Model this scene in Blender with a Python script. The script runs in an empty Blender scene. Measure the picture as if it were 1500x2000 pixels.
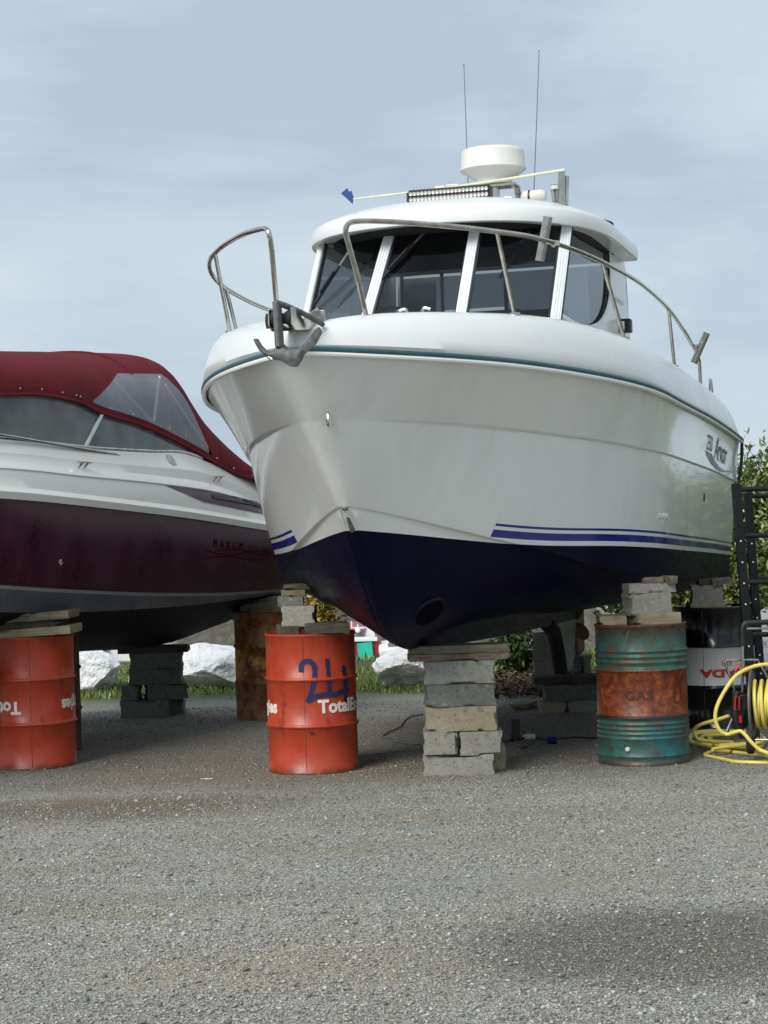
import bpy, bmesh, math, random
import numpy as np
from mathutils import Vector, Matrix, noise
from mathutils.bvhtree import BVHTree
R = math.radians
random.seed(7)
rng = np.random.default_rng(7)
S = bpy.context.scene
C = S.collection

# ------------------------------------------------------------------ camera
EYE = 1.57; FPX = 3800.0; ROLL = R(1.8); PITCH = 20 / 3800.0
fw = Vector((0, math.cos(PITCH), math.sin(PITCH)))
up0 = Vector((0, -math.sin(PITCH), math.cos(PITCH)))
Rv = Vector((1, 0, 0)) * math.cos(ROLL) - up0 * math.sin(ROLL)
Uv = Vector((1, 0, 0)) * math.sin(ROLL) + up0 * math.cos(ROLL)
cam = bpy.data.objects.new('camera', bpy.data.cameras.new('camera'))
C.objects.link(cam)
m = Matrix((Rv, Uv, -fw)).transposed().to_4x4(); m.translation = (0, 0, EYE)
cam.matrix_world = m
cam.data.sensor_fit = 'VERTICAL'; cam.data.sensor_height = 36; cam.data.sensor_width = 27
cam.data.lens = FPX / 2000 * 36
cam.data.clip_end = 3000
cam.data.dof.use_dof = True; cam.data.dof.focus_distance = 12.0; cam.data.dof.aperture_fstop = 20.0
S.camera = cam
S.render.resolution_x = 768; S.render.resolution_y = 1024

# ------------------------------------------------------------------ sky and sun
SUN_EL, SUN_AZ = R(40), R(213)          # azimuth clockwise from +Y: behind the camera, to its left
w = bpy.data.worlds.new("World"); S.world = w; w.use_nodes = True
nt = w.node_tree; N = nt.nodes; L = nt.links
N.clear()
out = N.new('ShaderNodeOutputWorld'); mixs = N.new('ShaderNodeMixShader')
sky = N.new('ShaderNodeTexSky'); sky.sky_type = 'NISHITA'; sky.sun_disc = False
sky.sun_elevation = SUN_EL; sky.sun_rotation = SUN_AZ
bg1 = N.new('ShaderNodeBackground'); bg1.inputs[1].default_value = 0.10
L.new(sky.outputs[0], bg1.inputs[0])
tc = N.new('ShaderNodeTexCoord'); mp = N.new('ShaderNodeMapping')
mp.inputs['Scale'].default_value = (1.0, 1.0, 4.2); mp.inputs['Rotation'].default_value = (0, R(6), 0)
L.new(tc.outputs['Generated'], mp.inputs[0])
n1 = N.new('ShaderNodeTexNoise'); n1.inputs['Scale'].default_value = 2.8; n1.inputs['Detail'].default_value = 5; n1.inputs['Roughness'].default_value = .5
n1.inputs['Distortion'].default_value = .35
L.new(mp.outputs[0], n1.inputs[0])
n2 = N.new('ShaderNodeTexNoise'); n2.inputs['Scale'].default_value = 9.0; n2.inputs['Detail'].default_value = 6; n2.inputs['Roughness'].default_value = .55
L.new(mp.outputs[0], n2.inputs[0])
ad = N.new('ShaderNodeMath'); ad.operation = 'MULTIPLY_ADD'; ad.inputs[1].default_value = .30
L.new(n2.outputs[0], ad.inputs[0]); L.new(n1.outputs[0], ad.inputs[2])
cr = N.new('ShaderNodeValToRGB')
cr.color_ramp.elements[0].position = .51; cr.color_ramp.elements[0].color = (.485, .58, .69, 1)
cr.color_ramp.elements[1].position = .80; cr.color_ramp.elements[1].color = (.66, .755, .825, 1)
e_ = cr.color_ramp.elements.new(.63); e_.color = (.57, .675, .77, 1)
L.new(ad.outputs[0], cr.inputs[0])
bg2 = N.new('ShaderNodeBackground'); bg2.inputs[1].default_value = 1.0
L.new(cr.outputs[0], bg2.inputs[0])
mixs.inputs[0].default_value = .95
L.new(bg1.outputs[0], mixs.inputs[1]); L.new(bg2.outputs[0], mixs.inputs[2]); L.new(mixs.outputs[0], out.inputs[0])
sd = bpy.data.lights.new('sun', 'SUN'); sd.energy = 3.3; sd.angle = R(30); sd.color = (1, .965, .91)
so = bpy.data.objects.new('sun', sd); C.objects.link(so)
sv = Vector((math.sin(SUN_AZ) * math.cos(SUN_EL), math.cos(SUN_AZ) * math.cos(SUN_EL), math.sin(SUN_EL)))
so.rotation_euler = sv.to_track_quat('Z', 'Y').to_euler()
S.view_settings.view_transform = 'Standard'; S.view_settings.look = 'None'
S.view_settings.exposure = 0.0; S.view_settings.gamma = 1

# ------------------------------------------------------------------ helpers
def ray(x, y): return fw + Rv * ((x - 750) / FPX) + Uv * ((1000 - y) / FPX)
def P(x, y, Y):
    r = ray(x, y); return Vector((0, 0, EYE)) + r * (Y / r.y)
def G(x, y, z=0.0):
    r = ray(x, y); return Vector((0, 0, EYE)) + r * ((z - EYE) / r.z)

def tag(o, label=None, cat=None, group=None, kind=None):
    if label: o['label'] = label
    if cat: o['category'] = cat
    if group: o['group'] = group
    if kind: o['kind'] = kind
    return o
def thing(name, label, cat, loc=(0, 0, 0), rz=0, group=None):
    o = bpy.data.objects.new(name, None); C.objects.link(o)
    o.location = loc; o.rotation_euler = (0, 0, rz); o.empty_display_size = .2
    return tag(o, label, cat, group)

class MB:
    def __init__(s): s.v = []; s.f = []; s.m = []; s.uv = None
    def add(s, vs, fs, mi=0):
        b = len(s.v); s.v += [tuple(v) for v in vs]
        for f in fs: s.f.append(tuple(b + i for i in f)); s.m.append(mi)
        return b
    def box(s, c, size, rot=None, mi=0):
        c = Vector(c); hx, hy, hz = size[0] / 2, size[1] / 2, size[2] / 2
        M = rot if rot is not None else Matrix.Identity(3)
        if not isinstance(M, Matrix): M = Matrix.Rotation(M, 3, 'Z')
        vs = [c + M @ Vector((x * hx, y * hy, z * hz)) for x in (-1, 1) for y in (-1, 1) for z in (-1, 1)]
        s.add(vs, [(0, 1, 3, 2), (4, 6, 7, 5), (0, 4, 5, 1), (2, 3, 7, 6), (0, 2, 6, 4), (1, 5, 7, 3)], mi)
    def beam(s, a, b, wd, th, up=(0, 0, 1), mi=0):
        a = Vector(a); b = Vector(b); d = (b - a); ln = d.length; d.normalize()
        x = d.cross(Vector(up)).normalized(); z = x.cross(d).normalized()
        M = Matrix((x, d, z)).transposed()
        s.box((a + b) / 2, (wd, ln, th), M, mi)
    def grid(s, rows, closed=False, mi=0, flip=False, cap=False):
        n = len(rows[0]); b = len(s.v)
        for r in rows: s.v += [tuple(p) for p in r]
        for i in range(len(rows) - 1):
            for j in range(n if closed else n - 1):
                k = (j + 1) % n
                q = (b + i * n + j, b + i * n + k, b + (i + 1) * n + k, b + (i + 1) * n + j)
                s.f.append(q[::-1] if flip else q); s.m.append(mi)
        if cap:
            s.f.append(tuple(b + j for j in range(n))[::-1]); s.m.append(mi)
            s.f.append(tuple(b + (len(rows) - 1) * n + j for j in range(n))); s.m.append(mi)
    def tube(s, pts, r, n=10, mi=0, cap=True, closed=False, smooth=0, flat=1.0):
        pts = [Vector(p) for p in pts]
        if smooth: pts = catmull(pts, smooth, closed)
        rs = r if isinstance(r, (list, tuple)) else [r] * len(pts)
        if len(rs) != len(pts): rs = list(np.interp(np.linspace(0, 1, len(pts)), np.linspace(0, 1, len(rs)), rs))
        rows = []; nrm = None
        for i, p in enumerate(pts):
            if closed: t = pts[(i + 1) % len(pts)] - pts[i - 1]
            else: t = pts[min(i + 1, len(pts) - 1)] - pts[max(i - 1, 0)]
            t.normalize()
            if nrm is None:
                nrm = t.orthogonal().normalized() if abs(t.z) > .9 else Vector((0, 0, 1)).cross(t).normalized()
            else:
                nrm = (nrm - t * nrm.dot(t)).normalized()
            bn = t.cross(nrm)
            rows.append([p + (nrm * math.cos(2 * math.pi * k / n) * flat + bn * math.sin(2 * math.pi * k / n)) * rs[i] for k in range(n)])
        if closed: rows.append(rows[0]); cap = False
        s.grid(rows, True, mi, False, cap)
    def cyl(s, a, b, r, n=20, mi=0, r2=None): s.tube([a, b], [r, r if r2 is None else r2], n, mi)
    def lathe(s, prof, n=48, c=(0, 0, 0), mi=0, M=None):
        c = Vector(c); M = M or Matrix.Identity(3)
        rows = [[c + M @ Vector((r * math.cos(2 * math.pi * k / n), r * math.sin(2 * math.pi * k / n), z)) for k in range(n)] for r, z in prof]
        s.grid(rows, True, mi)
    def extr(s, poly, fn, t0, t1, mi=0):
        n = len(poly); a = [fn(u, v, t0) for u, v in poly]; b = [fn(u, v, t1) for u, v in poly]
        s.add(a + b, [tuple(range(n))[::-1], tuple(range(n, 2 * n))] + [(i, (i + 1) % n, n + (i + 1) % n, n + i) for i in range(n)], mi)
    def build(s, name, mats, parent=None, smooth=True, angle=35, bevel=0, subsurf=0, fix=True, merge=0):
        me = bpy.data.meshes.new(name); me.from_pydata(s.v, [], s.f)
        mats = mats if isinstance(mats, (list, tuple)) else [mats]
        for mt in mats: me.materials.append(mt)
        if any(s.m): me.polygons.foreach_set('material_index', s.m)
        if s.uv is not None:
            ul = me.uv_layers.new(name='paint'); arr = np.array(s.uv, 'f')
            li = np.empty(len(me.loops), 'i'); me.loops.foreach_get('vertex_index', li)
            ul.data.foreach_set('uv', arr[li].ravel())
        if fix or merge:
            bm = bmesh.new(); bm.from_mesh(me)
            if merge: bmesh.ops.remove_doubles(bm, verts=bm.verts, dist=merge)
            if fix: bmesh.ops.recalc_face_normals(bm, faces=bm.faces)
            bm.to_mesh(me); bm.free()
        o = bpy.data.objects.new(name, me); C.objects.link(o)
        if parent: o.parent = parent
        if smooth:
            me.polygons.foreach_set('use_smooth', [True] * len(me.polygons))
            if angle < 180: me.set_sharp_from_angle(angle=R(angle))
        if bevel:
            b = o.modifiers.new('bevel', 'BEVEL'); b.width = bevel; b.segments = 2; b.limit_method = 'ANGLE'; b.angle_limit = R(40)
        if subsurf:
            b = o.modifiers.new('sub', 'SUBSURF'); b.levels = subsurf; b.render_levels = subsurf
        return o

def catmull(p, k, closed=False):
    o = []; n = len(p)
    for i in range(n if closed else n - 1):
        a, b, c, d = (p[(i + j) % n] for j in (-1, 0, 1, 2)) if closed else (p[max(i - 1, 0)], p[i], p[i + 1], p[min(i + 2, n - 1)])
        for q in range(k):
            t = q / k
            o.append(.5 * ((2 * b) + (c - a) * t + (2 * a - 5 * b + 4 * c - d) * t * t + (3 * b - a - 3 * c + d) * t ** 3))
    if not closed: o.append(p[-1])
    return o
def lerp(a, b, t): return a + (b - a) * t
def sst(x, a, b):
    t = min(max((x - a) / (b - a), 0), 1); return t * t * (3 - 2 * t)
def pchip(xs, ys):
    pts = [Vector((x, y, 0)) for x, y in zip(xs, ys)]; q = catmull(pts, 8)
    X = [p.x for p in q]; Y = [p.y for p in q]
    return lambda x: float(np.interp(x, X, Y))

# ------------------------------------------------------------------ materials
def lin(c): return tuple((x / 255 / 12.92) if x / 255 <= .04045 else ((x / 255 + .055) / 1.055) ** 2.4 for x in c) + (1,)
class NT:
    def __init__(s, name):
        s.mat = bpy.data.materials.new(name); s.mat.use_nodes = True
        s.n = s.mat.node_tree.nodes; s.l = s.mat.node_tree.links; s.b = s.n['Principled BSDF']; s._tc = None
    def new(s, t, **k):
        n = s.n.new('ShaderNode' + t)
        for a, v in k.items(): setattr(n, a, v)
        return n
    def link(s, a, b): s.l.new(a, b)
    def coord(s, which='Object', scale=(1, 1, 1), rot=(0, 0, 0)):
        t = s.new('TexCoord'); mpn = s.new('Mapping'); mpn.inputs['Scale'].default_value = scale; mpn.inputs['Rotation'].default_value = rot
        s.link(t.outputs[which], mpn.inputs[0]); return mpn.outputs[0]
    def noise(s, sc, det=4, rough=.55, co=None, dist=0, which='Object', scale=(1, 1, 1)):
        n = s.new('TexNoise'); n.inputs['Scale'].default_value = sc; n.inputs['Detail'].default_value = det; n.inputs['Roughness'].default_value = rough
        n.inputs['Distortion'].default_value = dist
        s.link(co if co is not None else s.coord(which, scale), n.inputs[0]); return n.outputs[0]
    def ramp(s, fac, stops, interp='LINEAR'):
        r = s.new('ValToRGB'); r.color_ramp.interpolation = interp; e = r.color_ramp.elements
        while len(e) < len(stops): e.new(.5)
        for i, (p, c) in enumerate(stops):
            e[i].position = p; e[i].color = c if len(c) == 4 else tuple(c) + (1,)
        s.link(fac, r.inputs[0]); return r.outputs[0]
    def f(s, fac, a, b, lo=0., hi=1.):
        m_ = s.new('MapRange'); m_.inputs[1].default_value = a; m_.inputs[2].default_value = b; m_.inputs[3].default_value = lo; m_.inputs[4].default_value = hi
        s.link(fac, m_.inputs[0]); return m_.outputs[0]
    def mix(s, fac, a, b, mode='MIX'):
        m_ = s.new('MixRGB', blend_type=mode)
        for i, v in ((0, fac), (1, a), (2, b)):
            if isinstance(v, (int, float)): m_.inputs[i].default_value = v if i == 0 else (v, v, v, 1)
            elif isinstance(v, (tuple, list)): m_.inputs[i].default_value = v if len(v) == 4 else tuple(v) + (1,)
            else: s.link(v, m_.inputs[i])
        return m_.outputs[0]
    def math(s, op, a, b=0.):
        m_ = s.new('Math', operation=op)
        for i, v in ((0, a), (1, b)):
            if isinstance(v, (int, float)): m_.inputs[i].default_value = v
            else: s.link(v, m_.inputs[i])
        return m_.outputs[0]
    def set(s, col=None, rough=None, metal=None, bump=None, bd=.01, bs=1., coat=None, spec=None):
        for k, v in (('Base Color', col), ('Roughness', rough), ('Metallic', metal), ('Coat Weight', coat), ('Specular IOR Level', spec)):
            if v is None: continue
            if isinstance(v, (int, float)): s.b.inputs[k].default_value = v
            elif isinstance(v, tuple): s.b.inputs[k].default_value = v if len(v) == 4 else v + (1,)
            else: s.link(v, s.b.inputs[k])
        if bump is not None:
            bn = s.new('Bump'); bn.inputs['Distance'].default_value = bd; bn.inputs['Strength'].default_value = bs
            s.link(bump, bn.inputs['Height']); s.link(bn.outputs[0], s.b.inputs['Normal'])
        return s.mat
def plain(name, col, rough=.5, metal=0., var=.12, sc=6., bump=0., coat=0., spec=.5):
    t = NT(name); n = t.noise(sc, 5, .6)
    c = t.ramp(n, [(.3, tuple(x * (1 - var) for x in col)), (.7, tuple(min(1, x * (1 + var)) for x in col))])
    t.set(c, t.f(n, .3, .7, max(rough - .06, .02), min(rough + .08, 1)), metal, coat=coat, spec=spec)
    if bump: t.set(bump=t.noise(sc * 12, 4), bd=bump)
    return t.mat
M = {}
M['white'] = None
def gelcoat(name, col, rough=.16, dirt=.10):
    t = NT(name); n = t.noise(1.6, 6, .6, scale=(1, 1, .35)); n2 = t.noise(30, 3)
    c = t.mix(t.f(n, .45, .75, 0, dirt * 2.2), col, tuple(x * y for x, y in zip(col, (.80, .78, .70))))
    c = t.mix(t.f(n2, .62, .75, 0, .12), c, tuple(x * .8 for x in col))
    t.set(c, t.f(n, .3, .7, rough, rough + .12), 0, coat=.25)
    t.b.inputs['Coat Roughness'].default_value = .06
    t.set(bump=t.noise(2.2, 2, .4), bd=.004, bs=.5)
    return t.mat
M['gel'] = gelcoat('gelcoat_white', (.85, .86, .84))
M['gel2'] = gelcoat('gelcoat_deck', (.74, .75, .735), .22, .06)
M['gelcream'] = gelcoat('gelcoat_cream', (.66, .665, .63), .3)
M['steel'] = plain('stainless_steel', (.50, .475, .43), .13, 1., .25, 14)
M['steel_d'] = plain('weathered_steel', (.42, .42, .41), .4, .85, .35, 18)
M['galv'] = plain('galvanised', (.15, .155, .152), .6, .3, .45, 26, .003)
M['alu'] = plain('white_aluminium', (.70, .73, .73), .35, .0, .06, 8)
M['black'] = plain('black_plastic', (.012, .012, .013), .45, 0, .3, 20)
M['blacksteel'] = plain('black_paint_steel', (.008, .010, .012), .5, 0, .4, 25, .001, spec=.25)
M['headliner'] = plain('dark_headliner', (.012, .011, .010), .8)
M['rubber'] = plain('rubber', (.02, .02, .02), .7)
M['teal'] = plain('teal_fender', (.035, .10, .115), .4, 0, .2, 9)
M['navy'] = plain('navy_graphic', (.012, .010, .12), .3, 0, .1)
M['grey_pl'] = plain('grey_plastic', (.13, .13, .135), .5)
M['red_pl'] = plain('red_plastic', (.5, .02, .02), .4)
M['radome'] = plain('radome_white', (.70, .69, .64), .4, 0, .03)
M['cream'] = plain('cream_canister', (.66, .64, .56), .45, 0, .06)
M['ltext'] = plain('black_lettering', (.02, .02, .022), .35)
M['gtext'] = plain('grey_lettering', (.28, .32, .36), .5)
M['whitelet'] = plain('white_lettering', (.80, .70, .62), .5, 0, .12, 30)
M['yhose'] = plain('yellow_hose', (.74, .62, .13), .42, 0, .12, 8)
M['led'] = plain('led_lens', (.55, .55, .52), .15, .3, .1)
M['seat'] = plain('seat_vinyl', (.03, .03, .035), .5)
M['white_paint'] = plain('white_paint', (.75, .75, .73), .5)
M['redhull'] = plain('red_hull_paint', (.28, .02, .03), .4)
M['tealtarp'] = plain('turquoise_cover', (.02, .50, .38), .6)
M['blueflag'] = plain('blue_flag', (.02, .07, .25), .7)
M['pole'] = plain('pole_fibreglass', (.62, .62, .46), .45)
M['copper'] = plain('rudder_antifoul', (.16, .09, .045), .7, 0, .3, 10)
M['skeg'] = plain('skeg_grey', (.34, .35, .36), .35, 0, .3, 5)
def glass(name, tint, rough=.02, gl=(.9, .95, 1)):
    t = NT(name); n = t.n; n.remove(t.b)
    tr = t.new('BsdfTransparent'); tr.inputs[0].default_value = tint + (1,)
    g = t.new('BsdfGlossy'); g.inputs[0].default_value = gl + (1,); g.inputs[1].default_value = rough
    fr = t.new('Fresnel'); ge = t.new('NewGeometry'); t.link(t.f(ge.outputs['Backfacing'], 0, 1, 1.5, 1 / 1.5), fr.inputs[0])
    mx = t.new('MixShader'); t.link(fr.outputs[0], mx.inputs[0]); t.link(tr.outputs[0], mx.inputs[1]); t.link(g.outputs[0], mx.inputs[2])
    t.link(mx.outputs[0], n['Material Output'].inputs[0]); return t.mat
M['glass'] = glass('tinted_glass', (.37, .38, .395))
M['glass_aft'] = glass('tinted_aft_glass', (.45, .46, .48))
def vinyl(nm='clear_vinyl', bc=(.34, .35, .39), lo=.46, hi=.62):
    t = NT(nm); n = t.n
    t.set(bc, .12); tr = t.new('BsdfTransparent'); tr.inputs[0].default_value = (.62, .64, .70, 1)
    mx = t.new('MixShader'); no = t.noise(4, 4, .6)
    t.link(t.f(no, .3, .7, lo, hi), mx.inputs[0]); t.link(tr.outputs[0], mx.inputs[1]); t.link(t.b.outputs[0], mx.inputs[2])
    t.link(mx.outputs[0], n['Material Output'].inputs[0]); return t.mat
M['vinyl'] = vinyl()
def hull_paint():
    # UV 'paint': u = metres aft of the stem, v = metres above the boot-top line
    t = NT('hull_paint'); uv = t.new('UVMap'); uv.uv_map = 'paint'; sp = t.new('SeparateXYZ'); t.link(uv.outputs[0], sp.inputs[0])
    n = t.noise(1.6, 6, .6, scale=(1, 1, .3)); streak = t.noise(3.0, 5, .6, scale=(1.2, 1.2, .12))
    white = t.mix(t.f(n, .42, .75, 0, .30), (.85, .86, .84), (.60, .59, .53))
    white = t.mix(t.f(streak, .56, .74, 0, .28), white, (.60, .58, .50))
    white = t.mix(t.f(t.noise(60, 3, .6), .64, .74, 0, .15), white, (.45, .42, .35))
    def band(a, b, x): return t.math('MULTIPLY', t.math('GREATER_THAN', x, a), t.math('LESS_THAN', x, b))
    v = sp.outputs[1]; u = sp.outputs[0]
    stripes = t.math('MAXIMUM', band(.029, .073, v), band(.093, .108, v))
    stripes = t.math('MULTIPLY', stripes, t.math('GREATER_THAN', u, 1.62))
    c = t.mix(stripes, white, (.006, .014, .23))
    an = t.noise(5, 6, .65, scale=(1, .5, 1)); navy = t.mix(t.f(an, .35, .7), (.0005, .0012, .014), (.0010, .0020, .021))
    wear = t.noise(14, 5, .7, scale=(1, .4, 2)); navy = t.mix(t.f(wear, .60, .72, 0, .35), navy, (.010, .011, .022))
    below = t.math('LESS_THAN', v, 0.0)
    c = t.mix(below, c, navy)
    t.set(c, t.mix(below, t.f(n, .3, .7, .13, .24), t.f(wear, .3, .7, .30, .46)), 0, spec=t.mix(below, .5, .12), coat=t.math('MULTIPLY', t.math('SUBTRACT', 1., below), .5))
    t.b.inputs['Coat Roughness'].default_value = .05
    t.set(bump=t.noise(2.0, 2, .4), bd=.004, bs=.5)
    return t.mat
M['hull'] = hull_paint()
def maroon_paint():
    t = NT('maroon_hull_paint'); uv = t.new('UVMap'); uv.uv_map = 'paint'; sp = t.new('SeparateXYZ'); t.link(uv.outputs[0], sp.inputs[0])
    v = sp.outputs[1]; n = t.noise(2.2, 6, .62, scale=(1, 1, .5))
    mar = t.mix(t.f(n, .38, .70), (.038, .003, .014), (.080, .026, .050))
    grey = t.mix(t.f(t.noise(3, 5), .35, .7), (.060, .070, .085), (.10, .112, .13))
    c = t.mix(t.math('LESS_THAN', v, 0.0), mar, (.24, .25, .26))
    c = t.mix(t.math('LESS_THAN', v, -.022), c, grey)
    c = t.mix(t.math('MULTIPLY', t.math('GREATER_THAN', v, .012), t.math('LESS_THAN', v, .020)), c, (.015, .003, .006))
    t.set(c, t.f(n, .3, .7, .20, .42), 0, coat=.12); return t.mat
M['maroon'] = maroon_paint()
def canvas():
    t = NT('maroon_canvas'); n = t.noise(3, 6, .6); w_ = t.noise(220, 2)
    c = t.mix(t.f(n, .35, .7), (.105, .006, .012), (.150, .011, .019))
    t.set(c, .85, 0, spec=.25); 
    h = t.math('ADD', t.math('MULTIPLY', t.noise(1.3, 2, .4, dist=.1), 22.), w_)
    t.set(bump=h, bd=.004); return t.mat
M['canvas'] = canvas()
def barrel_mat(name, kind):
    t = NT(name); co = t.coord(); sp = t.new('SeparateXYZ'); t.link(co, sp.inputs[0]); z = sp.outputs[2]
    n = t.noise(7, 8, .68); n2 = t.noise(40, 5, .7); st = t.noise(9, 6, .65, scale=(1.6, 1.6, .22))
    rust = t.ramp(t.noise(26, 8, .72), [(.32, (.030, .010, .005)), (.5, (.115, .030, .010)), (.68, (.26, .075, .018))])
    if kind == 'orange':
        c = t.mix(t.f(n, .35, .7), (.35, .038, .013), (.44, .056, .020))
        c = t.mix(t.f(st, .54, .74, 0, .45), c, (.22, .022, .010))
        c = t.mix(t.f(n2, .63, .70, 0, .6), c, (.66, .16, .09))
        c = t.mix(t.f(t.noise(18, 6, .7), .66, .70, 0, .8), c, rust)
        c = t.mix(t.f(t.noise(5, 7, .72, scale=(1.5, 1.5, .5)), .60, .66, 0, .75), c, (.13, .022, .012))
        edge = t.math('ADD', z, t.f(n, 0, 1, -.03, .03)); c = t.mix(t.f(edge, .012, .045, .85, 0), c, rust)
        t.set(c, t.f(n, .3, .7, .30, .48), 0, bump=n2, bd=.0012)
    elif kind == 'green':
        green = t.mix(t.f(n, .35, .7), (.014, .070, .055), (.042, .150, .115))
        blu = t.mix(t.f(t.noise(2.0, 2), .5, .62, 0, .6), green, (.010, .13, .17))
        zz = t.math('ADD', z, t.f(n2, 0, 1, -.012, .012))
        mid = t.math('MULTIPLY', t.f(zz, .300, .312), t.f(zz, .602, .590))
        rough_rust = t.f(t.noise(13, 8, .78), .46, .60)
        grime = t.math('MAXIMUM', t.f(z, .05, .012), t.math('MAXIMUM', t.f(t.math('ADD', z, t.f(n, 0, 1, -.14, .14)), .76, .86), t.math('MULTIPLY', rough_rust, .85)))
        c = t.mix(grime, blu, t.mix(t.f(n, .34, .56), rust, (.042, .036, .022)))
        orust = t.ramp(t.noise(22, 8, .72), [(.3, (.035, .010, .006)), (.5, (.17, .035, .011)), (.7, (.38, .095, .020))])
        c = t.mix(mid, c, orust)
        bl = t.math('MULTIPLY', t.f(z, .292, .302), t.f(z, .318, .308)); c = t.mix(bl, c, (.02, .012, .008))
        t.set(c, t.f(n2, .3, .7, .30, .62), 0, bump=n2, bd=.002)
    elif kind == 'rusty':
        y = t.mix(t.f(n, .42, .58), (.56, .30, .05), rust)
        d = t.mix(t.f(n, .40, .58), (.22, .125, .042), rust)
        sel = t.math('MULTIPLY', t.f(z, .325, .335), t.f(z, .575, .565)); c = t.mix(sel, d, y)
        t.set(c, .8, 0, bump=n2, bd=.002)
    elif kind == 'black':
        bk = t.mix(t.f(n, .4, .8), (.004, .004, .005), (.010, .010, .012))
        wh = t.mix(t.f(st, .5, .75, 0, .5), (.50, .51, .50), (.33, .33, .30))
        zz = t.math('ADD', z, t.f(n2, 0, 1, -.004, .004))
        sel = t.math('MULTIPLY', t.f(zz, .316, .320), t.f(zz, .592, .588)); c = t.mix(sel, bk, wh)
        t.set(c, t.mix(sel, .16, .4), 0)
    else:
        c = t.mix(t.f(n, .42, .6), (.045, .042, .036), rust); t.set(c, .7, 0)
    return t.mat
for k in ('orange', 'green', 'rusty', 'black', 'dark'): M['b_' + k] = barrel_mat('barrel_' + k, k)
def concrete(name, a, b, dark=.35):
    t = NT(name); oi = t.new('ObjectInfo'); n = t.noise(5, 8, .68); n2 = t.noise(55, 5, .7); p = t.noise(9, 6, .7)
    c = t.mix(t.f(n, .35, .68), a, b)
    c = t.mix(t.f(oi.outputs['Random'], 0, 1, 0, .35), c, tuple(x * .62 for x in a))
    c = t.mix(t.f(p, .55, .68, 0, .65), c, tuple(x * dark for x in a))
    c = t.mix(t.f(n2, .55, .67, 0, .7), c, tuple(x * .35 for x in a))
    c = t.mix(t.f(t.noise(31, 4, .6), .64, .70, 0, .6), c, (.45, .44, .40))
    t.set(c, .92, 0, bump=t.math('ADD', n2, t.noise(160, 3, .7)), bd=.006, spec=.2); return t.mat
M['conc'] = concrete('concrete_grey', (.27, .262, .225), (.42, .41, .36))
M['conc_y'] = concrete('concrete_tan', (.33, .285, .195), (.44, .39, .29))
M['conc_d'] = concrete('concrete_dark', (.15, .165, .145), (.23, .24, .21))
def wood(name, a, b, sc=(30, 2, 30)):
    t = NT(name); co = t.coord('Object', sc); n = t.noise(1, 6, .65, co=co, dist=.6); n2 = t.noise(6, 6, .7)
    c = t.mix(t.f(n, .35, .68), a, b); c = t.mix(t.f(n2, .52, .68, 0, .55), c, tuple(x * .4 for x in a))
    t.set(c, .85, 0, bump=n, bd=.004, spec=.2); return t.mat
M['wood'] = wood('weathered_wood', (.12, .10, .072), (.24, .21, .155), (2, 30, 30))
M['wood_l'] = wood('pale_wood', (.20, .165, .105), (.34, .30, .21), (2, 30, 30))
M['wood_d'] = wood('dark_wood', (.05, .044, .034), (.11, .095, .07), (2, 30, 30))
def rockmat(name, a, b):
    t = NT(name); n = t.noise(4, 8, .65); c = t.mix(t.f(n, .45, .72), a, b)
    c = t.mix(t.f(t.noise(1.8, 6, .7), .60, .68, 0, .6), c, tuple(x * .5 for x in b))
    t.set(c, .8, 0, bump=t.math('ADD', t.noise(12, 6, .65), t.noise(3, 4, .6)), bd=.05); return t.mat
M['rockwhite'] = rockmat('whitewashed_rock', (.86, .87, .88), (.70, .72, .74))
M['bank'] = rockmat('rock_bank', (.070, .062, .045), (.155, .145, .12))
def leafmat(name, stops, rough=.45):
    t = NT(name); a = t.new('Attribute', attribute_name='rnd'); c = t.ramp(a.outputs['Fac'], stops)
    t.set(c, rough, 0, spec=.5); return t.mat
M['leaf'] = leafmat('hedge_leaf', [(0, (.035, .060, .012)), (.45, (.11, .15, .025)), (.8, (.22, .25, .06)), (1, (.50, .50, .28))], .35)
M['leafd'] = leafmat('shrub_leaf', [(0, (.010, .024, .007)), (.6, (.030, .060, .014)), (1, (.10, .13, .03))])
M['gorse'] = leafmat('gorse_flower', [(0, (.02, .035, .01)), (.5, (.05, .06, .015)), (.62, (.40, .24, .01)), (1, (.60, .38, .02))])
M['grass'] = leafmat('grass_blade', [(0, (.06, .10, .015)), (.6, (.13, .20, .03)), (.9, (.24, .28, .07)), (.97, (.36, .32, .12)), (1, (.75, .75, .60))], .6)
M['litter'] = leafmat('leaf_litter', [(0, (.03, .02, .012)), (.6, (.10, .06, .03)), (1, (.20, .13, .07))], .8)
M['twig'] = plain('twig_bark', (.07, .055, .04), .9)

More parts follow.
